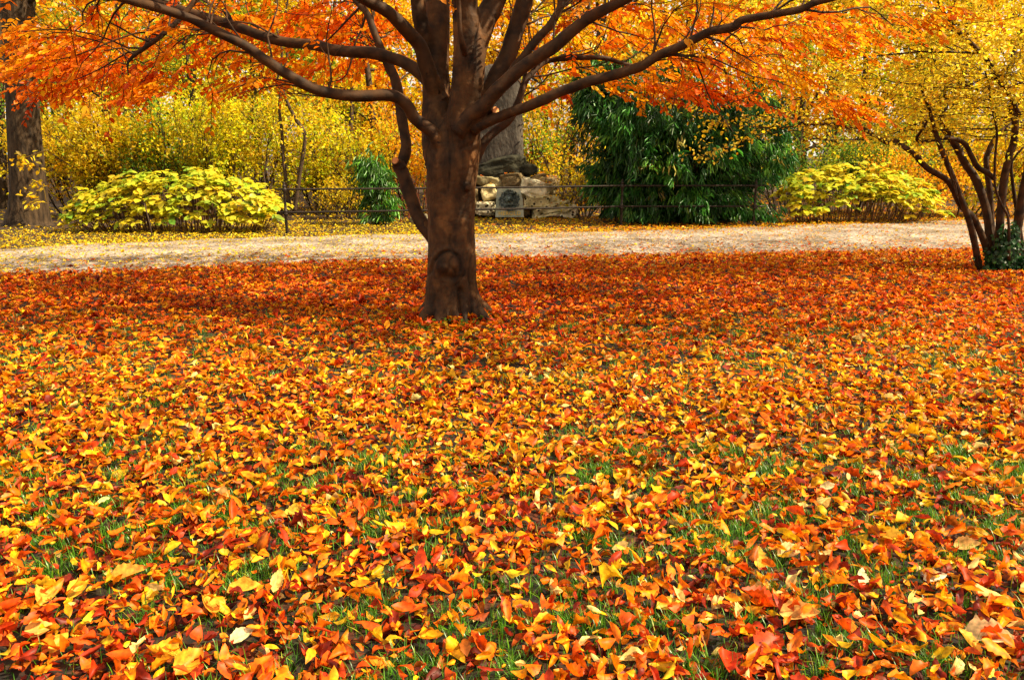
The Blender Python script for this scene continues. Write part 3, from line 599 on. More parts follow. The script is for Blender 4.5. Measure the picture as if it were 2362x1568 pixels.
canopy_twigs = []
tips = []            # where sprays of leaves hang off real twigs
def wander(p0, d, L, r0, r1, rng, n=7, kink=.16, sag=0.):
    P = [np.array(p0, float)]; d = np.array(d, float); d /= np.linalg.norm(d)
    for _ in range(n):
        d = d + rng.normal(0, kink, 3) + np.array([0, 0, sag]); d /= np.linalg.norm(d); P.append(P[-1] + d * L / n)
    return np.array(P), np.linspace(r0, r1, n + 1)
rngb = np.random.default_rng(31)
limb_objs = {}
for k, pts in LIMBS.items():
    P, R = trace(pts, 8); m = MB(); tube(m, P, R, 12, lump=.10, seed=hash(k) % 7 if False else len(k) * 1.3 + pts[0][0] * .01)
    # side twigs along the outer part of the limb
    if k not in ('L6', 'R5', 'T1'):
        n = len(P)
        for q in range(int(4 + n * .12)):
            i0 = int(rngb.uniform(.38, .97) * (n - 1)); tdir = P[min(i0 + 1, n - 1)] - P[i0 - 1]
            d = tdir / np.linalg.norm(tdir) + rngb.normal(0, .55, 3); d[1] = abs(d[1]) * .8; d[2] = abs(d[2]) * .6 + abs(rngb.normal(.1, .2))
            Lt = rngb.uniform(.5, 1.3); p2, r2 = wander(P[i0], d, Lt, min(R[i0] * .5, .011), .0025, rngb, 7, .2, -.02); tube(m, p2, r2, 5, caps=False)
            tips += [(p2[j], p2[j] - p2[j - 1]) for j in range(2, 8)]
            for _ in range(2):
                j = rngb.integers(2, 6); d3 = (p2[j] - p2[j - 1]) / np.linalg.norm(p2[j] - p2[j - 1]) + rngb.normal(0, .6, 3)
                p3, r3 = wander(p2[j], d3, Lt * .5, .004, .0018, rngb, 5, .2, -.03); tube(m, p3, r3, 4, caps=False)
                tips += [(p3[a], p3[a] - p3[a - 1]) for a in range(2, 6)]
    nm = 'limb'
    if k == 'A1':
        for pts2 in ([(311, 127, D0 - .62, 2.4), (295, 118, D0 - .64, 2.2), (278, 112, D0 - .66, 2), (240, 118, D0 - .7, 1.2)], [(365, 82, D0 - .56, 2.2), (325, 76, D0 - .6, 2), (275, 90, D0 - .66, 1.8), (181, 127, D0 - .75, 1.4), (119, 141, D0 - .8, .8)], [(296, 150, D0 - .65, 1.8), (270, 146, D0 - .68, 1.4), (240, 158, D0 - .7, .8)]):
            p2, r2 = trace(pts2); tube(m, p2, r2, 5)
    if k == 'L6b':
        for pts2 in ([(832, 16, D0 + 1., 3), (801, 47, D0 + 1., 2.6), (775, 75, D0 + 1., 2), (751, 98, D0 + 1., 1.2)], [(845, 28, D0 + .95, 3), (833, 70, D0 + .93, 2.6), (819, 101, D0 + .9, 2.2), (806, 155, D0 + .9, 2), (791, 181, D0 + .9, 1.5), (755, 192, D0 + .95, 1)]):
            p2, r2 = trace(pts2); tube(m, p2, r2, 5)
    o = m.build(nm, M['limb'], tree); limb_objs[k] = o
# sawn ends
def disc(parent, c, nrm, r):
    m = MB(); nrm = np.array(nrm, float); nrm /= np.linalg.norm(nrm); c = np.array(c, float)
    tube(m, [c - nrm * .012, c, c + nrm * .006], [r * .98, r, r * .94], 20)
    b = len(m.V); o = m.build('cut_face', M['cut'], parent, smooth=False); return o
disc(limb_objs['L6'], at(911, 371, D0 + .30), (-.45, -.85, .25), .034)
disc(limb_objs['R5'], at(1143, 256, D0 - .235), (.62, -.75, .15), .036)
m = MB(); P, R = trace([(925, 390, D0 + .37, 15), (917, 379, D0 + .35, 12.5), (911, 371, D0 + .31, 9)]); tube(m, P, R, 14, lump=.05)
m.build('branch_stub', M['limb'], limb_objs['L6'])

# crown: sprays of leaves at true depth, in and above the picture
mbc = MB()
rngc = np.random.default_rng(5)
def spray_blob(px, py, Y, rx, ry, dY, n, pal, leafL=.075, size=(.28, .5), droop=.4, out=None, nleaf=13):
    u = rngc.normal(0, .5, (n, 3)).clip(-1.15, 1.15)
    P = at(px + u[:, 0] * rx, py + u[:, 1] * ry, Y + 1.5 + u[:, 2] * dY)
    P = P[P[:, 2] > 1.25]; n = len(P)
    base = np.array([TX, TY, P[:, 2].mean()]); d = P - base; d[:, 2] = 0; d /= np.linalg.norm(d, axis=1, keepdims=True) + 1e-6
    d = d + rngc.normal(0, .45, (n, 3)) * [1, 1, .3]; d[:, 2] -= .12; d /= np.linalg.norm(d, axis=1, keepdims=True)
    ck = pick(pal, n, rngc, .10)
    sprays(mbc, P, d, rngc.uniform(*size, n), nleaf, leafL, .52, ck, rngc, droop)
for b in (
 (120, 90, D0 - .3, 200, 70, 1.2, 44, 'orange'), (260, 150, D0 - .4, 190, 50, .9, 84, 'red'), (150, 195, D0 - .2, 80, 26, .4, 26, 'red'), (330, 190, D0 - .4, 90, 30, .5, 34, 'orange'),
 (90, 130, D0, 120, 40, .8, 40, 'orange'), (300, 60, D0 - .2, 200, 60, 1., 70, 'orange'), (500, 30, D0 - .2, 120, 40, .8, 26, 'orange'),
 (520, 120, D0 - .3, 70, 40, .5, 16, 'orange'), (575, 180, D0 - .4, 70, 16, .3, 14, 'orange'), (640, 50, D0, 140, 60, .9, 50, 'orange'), (740, 40, D0 + .2, 150, 60, .9, 70, 'red'), (870, 60, D0 + .4, 110, 60, .8, 38, 'red'), (700, 140, D0 + .2, 100, 40, .6, 26, 'orange'),
 (840, 150, D0 + .8, 110, 60, .7, 28, 'orange'), (930, 190, D0 + 1., 60, 70, .6, 18, 'amber'),
 (1260, 60, D0 + .8, 140, 90, 1., 60, 'amber'), (1420, 90, D0 + .4, 150, 80, 1., 60, 'amber'), (1540, 60, D0 + .1, 160, 70, 1., 42, 'orange'), (1500, 190, D0 - .2, 110, 35, .5, 22, 'orange'), (1600, 200, D0 - .3, 120, 36, .5, 38, 'red'),
 (1420, 190, D0, 70, 30, .4, 14, 'amber'), (1680, 120, D0 - .4, 160, 60, .8, 34, 'amber'), (1800, 60, D0 - .5, 170, 60, .8, 48, 'orange'), (1930, 60, D0 - .6, 120, 60, .7, 26, 'orange'), (1930, 235, D0 - .4, 100, 22, .4, 24, 'orange'), (1800, 160, D0 - .4, 120, 50, .6, 24, 'amber'), (2050, 30, D0 - .8, 120, 40, .6, 16, 'orange'),
 (1250, 210, D0 + 1., 80, 20, .5, 8, 'red'),
): spray_blob(*b)
# leaves on the limb twigs
tp = np.array([t[0] for t in tips]); td = np.array([t[1] for t in tips]); td /= np.linalg.norm(td, axis=1, keepdims=True) + 1e-9
sx_, sy_ = project(tp)
clear = (sx_ > 560) & (sx_ < 1330) & (sy_ > 215); clear |= (sx_ > 1380) & (sy_ > 185) & (sx_ < 1720); clear |= (np.hypot(sx_ - 1060, sy_ - 150) < 130) | (tp[:, 2] < 1.6)
sel = (~clear) & (rngc.random(len(tp)) < .13)
tp, td = tp[sel], td[sel]
sprays(mbc, tp, td, rngc.uniform(.2, .4, len(tp)), 11, .075, .5, np.where((rngc.random((len(tp), 1)) < .5), pick('orange', len(tp), rngc, .1), pick('red', len(tp), rngc, .1)), rngc, .4)
# the rest of the crown above the frame
n = 2000; a = rngc.uniform(0, 6.283, n); rr = 5.8 * np.sqrt(rngc.uniform(.02, 1, n)); zt = rngc.uniform(0, 1, n)
P = np.stack([TX + .6 + rr * np.cos(a) * 1.3, TY + .5 + rr * np.sin(a) * .62, 3.35 + zt * (4.6 * (1 - (rr / 6.6) ** 2))], -1)
keep = (project(P)[1] < -25) & (fbm(P * .55 + 3, 2) > -.25); P = P[keep]; n = len(P)
d = P - np.array([TX, TY, 3]); d[:, 2] *= .2; d /= np.linalg.norm(d, axis=1, keepdims=True); d += rngc.normal(0, .4, (n, 3)); d /= np.linalg.norm(d, axis=1, keepdims=True)
sprays(mbc, P, d, rngc.uniform(.4, .7, n), 12, .11, .55, pick('orange', n, rngc, .12), rngc, .4)
mbc.build('crown', M['crown'], tree)

# creeping plants round the foot
mbk = MB(); rk = np.random.default_rng(8); kp = []
for cx, cyp, n in ((1010, 752, 16), (1045, 752, 30), (1085, 748, 26), (1105, 738, 34), (1120, 735, 22), (1068, 760, 20)):
    g = ground(cx, cyp); kp.append(np.stack([g[0] + rk.normal(0, .05, n), g[1] + rk.normal(0, .05, n), .03 + rk.random(n) * .05], -1))
kp = np.concatenate(kp); n = len(kp); d = unit(n, rk); d[:, 2] = .2
leaves6(mbk, kp, d, np.array([0, -.5, 1.]) + rk.normal(0, .3, (n, 3)), rk.uniform(.022, .04, n), .9, pick('green', n, rk) * .5)
for q in kp[::4]: tube(mbk, [q * [1, 1, 0], q], [.0015, .001], 3, (.1, .2, .03), False)
setting(mbk.build('ground_cover', M['broad']), 'stuff')

# ================================================================== GENERIC TREES AND SHRUBS
def grow(mb, p, d, L, r, lvl, maxl, rng, tips_, spread=.7, up=.06, nch=(3, 5), kink=.13, shrink=.62, sides=(9, 6, 4, 3, 3), t0=.3):
    P, R = wander(p, d, L, r, r * (.45 if lvl < maxl else .3), rng, 6, kink, up)
    tube(mb, P, R, sides[lvl], caps=False)
    if lvl >= maxl:
        tips_ += [(P[j], P[j] - P[j - 1]) for j in (2, 4, 6)]; return
    if lvl == maxl - 1: tips_ += [(P[6], P[6] - P[5])]
    for c in range(rng.integers(*nch)):
        t = rng.uniform(t0, 1); i = min(int(t * 6), 5); q = P[i] * (1 - (t * 6 - i)) + P[i + 1] * (t * 6 - i)
        dd = (P[i + 1] - P[i]); dd /= np.linalg.norm(dd); v = rng.normal(0, 1, 3); v -= dd * (v @ dd); v /= np.linalg.norm(v)
        grow(mb, q, dd + v * spread * rng.uniform(.7, 1.3), L * shrink * rng.uniform(.8, 1.15), max(r * (.55 - .12 * t), .003), lvl + 1, maxl, rng, tips_, spread, up, nch, kink, shrink, sides, t0)
def foliage(mb, tips_, n, sigma, leafL, leafW, pal, rng, face=.7, zmin=.05, droop=.3, pal2=None, f2=0., clump=.27):
    tp = np.array([t[0] for t in tips_]); td = np.array([t[1] for t in tips_]); td = td / (np.linalg.norm(td, axis=1, keepdims=True) + 1e-9)
    k = len(tp); i = rng.integers(0, k, n)
    tint = 1 + rng.normal(0, clump, (k, 1)); P = tp[i] + rng.normal(0, 1, (n, 3)) * sigma * [1, 1, .8]
    ok = P[:, 2] > zmin; i, P = i[ok], P[ok]; n = len(P)
    base = pick(pal, k, rng, .06)
    if pal2: base = np.where(rng.random((k, 1)) < f2, pick(pal2, k, rng, .06), base)
    own = pick(pal, n, rng, .1)
    c = (base[i] * .65 + own * .35) * tint[i]
    d = td[i] * .6 + unit(n, rng) * .9; d[:, 2] -= droop
    nr = np.array([0, 0, 1.]) * face + unit(n, rng) * .8
    leaves6(mb, P, d, nr, leafL * rng.uniform(.65, 1.25, n), leafW * rng.uniform(.8, 1.2, n), np.clip(c, .003, .95))

def bg_tree(px, Y, h, r, crown_from, nl, pal, label, leafL=.13, name='autumn_tree', lean=0, mat='twig', spread=.75, limbs=9, limbL=None, seed=0, pal2=None, f2=0, group='trees behind the railing', sigma=.28, cat='tree', face=.7):
    rng = np.random.default_rng(1000 + int(px) + seed); g = at(px, 300, Y); base = np.array([g[0], Y, 0.])
    t = thing(name, base, label, cat, group); mt_ = MB(); tp = []
    d = np.array([lean, 0, 1.]); P, R = wander(base - [0, 0, .05], d, h, r, r * .3, rng, 10, .06, .02); R[0] *= 1.35
    tube(mt_, catmull(P, 2), np.interp(np.linspace(0, 10, 21), np.arange(11), R), 10, lump=.06, caps=False)
    L0 = limbL or h * .38
    for c in range(limbs):
        f = crown_from + (1 - crown_from) * (c + rng.random()) / limbs * .97; i = min(int(f * 10), 9); q = P[i] + (P[i + 1] - P[i]) * (f * 10 - i)
        a = c * 2.4 + rng.uniform(-.5, .5); dd = np.array([math.cos(a), math.sin(a), rng.uniform(.05, .7)])
        grow(mt_, q, dd, L0 * (1.15 - .55 * f) * rng.uniform(.8, 1.15), R[i] * .5, 1, 3, rng, tp, spread, .02, (3, 5), .16)
    mt_.build('trunk', M[mat], t)
    mc = MB(); foliage(mc, tp, nl, sigma, leafL, .58, pal, rng, face=face, pal2=pal2, f2=f2); mc.build('crown', M['far'], t)
    return t
def bg_shrub(px, Y, h, w, nl, pal, label, leafL=.09, stems=9, seed=0, pal2=None, f2=0, name='autumn_shrub', sigma=.13, group='shrubs behind the railing', maxl=2, mat='far', flop=.5, leafW=.52, dY=None):
    rng = np.random.default_rng(3000 + int(px) + seed); g = at(px, 300, Y); base = np.array([g[0], Y, 0.])
    t = thing(name, base, label, 'shrub', group); mt_ = MB(); tp = []
    for c in range(stems):
        q = base + np.array([rng.uniform(-.28, .28) * w, rng.uniform(-.25, .25) * (dY or w), -.03]); dx = (q[0] - base[0]) / w * 1.4
        grow(mt_, q, [dx + rng.normal(0, .18), rng.normal(0, .2), 1.0], h * rng.uniform(.6, .85), .017 + .008 * h / 3, 0, maxl, rng, tp, flop, .0, (4, 7), .12, .5, (6, 4, 3, 3), .12)
    mt_.build('stem', M['twig'], t)
    mc = MB(); foliage(mc, tp, nl, sigma, leafL, leafW, pal, rng, pal2=pal2, f2=f2); mc.build('foliage', M[mat], t)
    return t

# --- shrubs just behind the railing and the path verge
bg_shrub(150, 21.5, 3.2, 2.2, 5616, 'yellow', 'golden yellow shrub standing against the thick trunk', pal2='amber', f2=.35)
bg_shrub(215, 20.5, 2.5, 1.7, 3628, 'ochre', 'ochre shrub with bare brown twigs showing, behind the end of the round bush', seed=2)
bg_shrub(185, 23.5, 3.9, 1.5, 2246, 'green', 'small green leaved sapling rising over the golden shrub', leafL=.1, seed=3)
bg_shrub(320, 21.0, 3.0, 2.2, 5616, 'ochre', 'twiggy yellow brown shrub over the middle of the broad leaved bush', pal2='lime', f2=.3)
bg_shrub(430, 22.0, 3.4, 2.3, 5616, 'lime', 'yellow green shrub behind the tallest part of the broad leaved bush', pal2='yellow', f2=.4)
bg_shrub(540, 21.0, 3.1, 2.0, 5184, 'lime', 'airy lime yellow shrub just left of the two crooked stems', pal2='ochre', f2=.4)
bg_shrub(610, 23.0, 3.7, 2.0, 4752, 'ochre', 'tall ochre shrub behind the two crooked stems', pal2='yellow', f2=.5)
bg_shrub(745, 22.5, 3.0, 2.2, 4752, 'lime', 'lime and yellow shrub right of the crooked stems', pal2='yellow', f2=.5)
bg_shrub(850, 24.0, 3.1, 2.4, 5184, 'amber', 'amber shrub glowing above the small bamboo', pal2='yellow', f2=.35)
bg_shrub(965, 23.5, 2.8, 2.0, 3888, 'amber', 'orange yellow shrub showing left of the big trunk', pal2='orange', f2=.3)
bg_shrub(780, 20.5, 1.0, 1.8, 1555, 'ochre', 'low straw coloured undergrowth shrub below the railing', stems=14, leafL=.07)
bg_shrub(1245, 22.6, 3.1, 1.3, 3110, 'green', 'slim light green shrub close to the grey slab', pal2='lime', f2=.5)
bg_shrub(1300, 23.4, 3.2, 1.3, 2937, 'yellow', 'yellow shrub between the slab and the dark bamboo', pal2='amber', f2=.4)
bg_shrub(1350, 20.6, 1.3, 1.0, 1123, 'ochre', 'small ochre shrub at the foot of the bamboo by the stones', leafL=.07, stems=8)
bg_shrub(1850, 21.8, 2.5, 2.4, 5616, 'deepgreen', 'dark green shrub next to the bamboo', leafL=.075)
bg_shrub(1960, 22.2, 2.35, 2.4, 5616, 'deepgreen', 'dark green shrub over the second broad leaved bush', leafL=.075, pal2='lime', f2=.25)
bg_shrub(2070, 22.5, 2.5, 2.2, 4752, 'green', 'olive green shrub behind the many stemmed tree', leafL=.075, pal2='ochre', f2=.5)
bg_shrub(2130, 20.8, 1.7, 1.7, 3628, 'amber', 'low orange shrub at the far end of the second broad leaved bush', leafL=.07, pal2='orange', f2=.4)
bg_shrub(2250, 21.5, 2.4, 2.4, 4320, 'amber', 'amber shrub seen between the many stems', pal2='lime', f2=.4)
bg_shrub(2400, 21.0, 2.6, 2.4, 3888, 'lime', 'lime shrub at the right edge behind the many stems', pal2='yellow', f2=.4)
bg_shrub(400, 20.6, 2.7, 1.2, 1728, 'green', 'fresh green sapling above the top of the wide rounded bush', leafL=.08, seed=7, stems=5)
bg_shrub(870, 22.0, 2.9, 1.3, 1900, 'lime', 'thin pale green sapling over the small bamboo', leafL=.08, seed=8, stems=5)
# --- trees further back
bg_tree(95, 33, 9.5, .16, .12, 9562, 'yellow', 'golden tree far behind the thick trunk', pal2='amber', f2=.3, leafL=.15)
bg_tree(255, 30, 9, .14, .2, 8500, 'yellow', 'tall yellow tree behind the golden shrub', pal2='amber', f2=.5, leafL=.15)
bg_tree(455, 26.5, 9, .15, .3, 7437, 'green', 'green leaved tree with a dark trunk between yellow ones', pal2='lime', f2=.3, leafL=.14)
bg_tree(350, 36, 10, .15, .15, 7437, 'amber', 'amber tree in the distance left of the green tree', leafL=.17)
bg_tree(585, 29, 9, .12, .15, 9031, 'lime', 'yellow green tree behind the crooked stems', pal2='green', f2=.5, leafL=.14)
bg_tree(735, 31, 9, .14, .12, 9562, 'yellow', 'yellow tree seen under the long limbs', pal2='amber', f2=.5, leafL=.15)
bg_tree(880, 28, 8.5, .16, .2, 8500, 'amber', 'amber tree with crooked dark trunk left of the big tree', pal2='yellow', f2=.4, leafL=.14)
bg_tree(985, 34, 9, .13, .1, 7437, 'yellow', 'yellow tree right behind the big trunk', leafL=.16)
bg_tree(1180, 32, 10, .14, .1, 9562, 'yellow', 'bright yellow tree rising over the grey slab', pal2='amber', f2=.6, leafL=.15)
bg_tree(1285, 27.5, 9, .17, .25, 8500, 'amber', 'amber tree with a straight dark trunk left of the bamboo', pal2='yellow', f2=.4, leafL=.13)
bg_tree(1420, 31, 10, .15, .15, 9031, 'amber', 'orange yellow tree over the left part of the bamboo', pal2='orange', f2=.4, leafL=.15)
bg_tree(1570, 29, 10, .15, .25, 8500, 'orange', 'orange tree over the middle of the bamboo', pal2='amber', f2=.5, leafL=.14)
bg_tree(1720, 30, 10, .15, .2, 8500, 'amber', 'golden tree over the right part of the bamboo', pal2='lime', f2=.4, leafL=.15)
bg_tree(1840, 27, 8.5, .13, .15, 7968, 'lime', 'yellow green tree right of the bamboo', pal2='green', f2=.35, leafL=.13)
bg_tree(1985, 30, 9, .14, .12, 9031, 'yellow', 'yellow tree behind the dark green shrubs', pal2='lime', f2=.4, leafL=.15)
bg_tree(2130, 28, 9, .13, .12, 9031, 'yellow', 'golden tree behind the orange shrub', pal2='amber', f2=.5, leafL=.14)
bg_tree(2290, 31, 9, .14, .1, 9031, 'lime', 'yellow green tree far behind the many stems', pal2='yellow', f2=.6, leafL=.15)
for (a_, Y_, h_, pal_, lab_) in ((300, 24.5, 8, 'green', 'slender dark stemmed sapling over the left half of the rounded bush'), (418, 25, 9, 'lime', 'slender sapling with a straight dark stem above the rounded bush'), (505, 25.5, 9, 'yellow', 'thin dark stemmed young tree with few yellow leaves'), (790, 25, 9, 'amber', 'thin leaning young tree above the small bamboo'), (1335, 26, 9, 'lime', 'thin young tree rising left of the big bamboo'), (1900, 25.5, 8, 'lime', 'thin young tree rising right of the big bamboo')):
    bg_tree(a_, Y_, h_, .085, .2, 2300, pal_, lab_, leafL=.11, name='young_tree', lean=.12 if a_ == 790 else .02, group='young trees behind the railing', limbs=7, limbL=2.2)
# far woods, one mass
mbw = MB(); rw = np.random.default_rng(77); n = 40000
cl = 420; cc = np.stack([rw.uniform(-42, 42, cl), rw.uniform(42, 58, cl), rw.uniform(.4, 10, cl)], -1); i = rw.integers(0, cl, n)
P = cc[i] + rw.normal(0, 1, (n, 3)) * [1.3, 1.3, .8]; P[:, 2] = np.abs(P[:, 2])
base = np.where(rw.random((cl, 1)) < .55, pick('yellow', cl, rw), np.where(rw.random((cl, 1)) < .6, pick('amber', cl, rw), pick('lime', cl, rw)))
leaves6(mbw, P, unit(n, rw), unit(n, rw), rw.uniform(.22, .4, n), .7, np.clip(base[i] * (1 + rw.normal(0, .12, (n, 1))), .01, .95))
for q in range(46):
    b = np.array([rw.uniform(-42, 42), rw.uniform(40, 57), 0]); tube(mbw, [b, b + [rw.normal(0, .3), 0, 5], b + [rw.normal(0, .6), 0, 11]], [rw.uniform(.12, .3), .15, .06], 6, (.06, .04, .03))
setting(mbw.build('distant_woods', M['far']), 'stuff')

# --- two crooked stems
t = thing('crooked_tree', at(672, 470, 21.0) * [1, 1, 0], 'pair of thin crooked dark stems growing behind the railing post', 'tree')
for pts in ([(668, 478, 21, 5), (662, 434, 21, 4.5), (653, 361, 21, 4), (650, 307, 21, 3.8), (644, 253, 21, 3.5), (646, 215, 21, 3.2), (641, 184, 21, 3), (650, 120, 21, 2.6), (635, 50, 21, 2.2), (640, -30, 21, 1.5)],
            [(679, 488, 20.9, 5.5), (684, 452, 20.9, 5), (693, 390, 20.9, 4.6), (701, 343, 20.9, 4.4), (702, 307, 20.9, 4.2), (682, 275, 20.9, 4), (660, 231, 20.9, 3.6), (648, 188, 20.9, 3.2), (662, 130, 20.9, 2.8), (655, 60, 20.9, 2.2), (668, -20, 20.9, 1.5)]):
    m = MB(); P, R = trace(pts); tube(m, P, R, 8, lump=.12); m.build('stem', M['twig'], t)
m = MB(); rq = np.random.default_rng(4); P, _ = trace(pts); foliage(m, [(p_, np.array([0, 0, 1.])) for p_ in P[14:]], 500, .35, .1, .5, 'yellow', rq); m.build('foliage', M['far'], t)

# --- thick trunk at the left
LT = 18.7
lt = thing('oak_tree', at(62, 515, LT) * [1, 1, 0], 'thick trunk with deeply ridged grey brown bark at the left side', 'tree', None)
m = MB(); P, R = trace([(70, 530, LT, 60), (66, 514, LT, 50), (66, 490, LT, 43), (66, 440, LT, 38), (59, 350, LT, 34.5), (53, 250, LT, 32.5), (47, 120, LT, 31.5), (41, 0, LT, 31.5), (38, -160, LT, 30), (30, -400, LT, 28), (25, -800, LT, 22)], 8)
Pn = 20
tube(m, P, R, 48, caps=False)
V = m.V[0]; ctr = np.repeat(P, 48, 0); dv = V - ctr; rr = np.linalg.norm(dv, axis=1, keepdims=True)
ang = np.arctan2(dv[:, 1], dv[:, 0]); q = np.stack([np.cos(ang) * 5, np.sin(ang) * 5, V[:, 2] * .9], -1)
m.V[0] = ctr + dv * (1 + .05 * (1 - np.abs(fbm(q * 1.5, 3)))[:, None] - .03)
m.build('trunk', M['rough'], lt)
m = MB(); tp = []; rq = np.random.default_rng(12)
for (a, b, dx, dz, L_) in ((45, 60, -1, .5, 2.2), (50, 20, .9, .8, 2.6), (45, -60, 1, .3, 3.), (40, -150, -1, .4, 3), (40, -220, .8, .7, 3), (40, -300, .3, .9, 3)):
    grow(m, at(a, b, LT), [dx, rq.normal(0, .5), dz], L_, .07, 1, 3, rq, tp, .7, .0, (3, 5), .15)
m.build('limb', M['rough'], lt)
m = MB(); foliage(m, tp, 5200, .3, .12, .55, 'amber', rq, pal2='lime', f2=.35); m.build('crown', M['far'], lt)
m = MB(); 
for pts in ([(108, 470, LT - .6, 1.2), (95, 425, LT - .65, 1), (60, 440, LT - .7, .8)], [(112, 345, LT - .6, 1.2), (70, 360, LT - .65, 1), (35, 372, LT - .7, .8)], [(108, 400, LT - .6, 1.2), (85, 385, LT - .65, 1), (60, 388, LT - .7, .8)], [(110, 470, LT - .6, 1), (85, 462, LT - .7, .8), (70, 474, LT - .7, .6)]):
    P, R = trace(pts); tube(m, P, R, 4, (.3, .2, .05)); foliage(m, [(p_, P[-1] - P[0]) for p_ in P[3:]], 26, .07, .13, .5, 'yellow', rq)
m.build('sprig', M['far'], lt)
ft = thing('slim_tree', at(2, 485, 24.5) * [1, 1, 0], 'slimmer reddish trunk at the left edge beyond the thick one', 'tree')
m = MB(); P, R = trace([(8, 492, 24.5, 17), (4, 470, 24.5, 14), (2, 380, 24.5, 12), (-2, 250, 24.5, 11), (-6, 50, 24.5, 10), (-10, -250, 24.5, 7)]); tube(m, P, R, 14, lump=.04); m.build('trunk', M['rough'], ft)
m = MB(); tp = []
for (a, b, dx, dz) in ((0, 330, .8, .3), (0, 230, .9, .15), (-3, 180, .9, .5), (-4, 60, -.8, .5), (-5, 0, .8, .6)): m = MB(); grow(m, at(a, b, 24.5), [dx, rq.normal(0, .4), dz], 1.6, .045, 1, 2, rq, tp, .6, .02, (3, 5), .15); m.build('limb', M['twig'], ft)
m = MB(); foliage(m, tp, 500, .3, .12, .55, 'amber', rq); m.build('crown', M['far'], ft)
# dark post beside the trunk
m = MB(); b = at(30, 490, 19.6) * [1, 1, 0]; tube(m, [b - [0, 0, .02], b + [0, 0, .02], b + [0, 0, .5], b + [0, 0, .56], b + [0, 0, .60]], [.06, .055, .05, .058, .03], 12)
tag(m.build('bollard', M['iron']), 'small black post beside the thick left trunk', 'post')

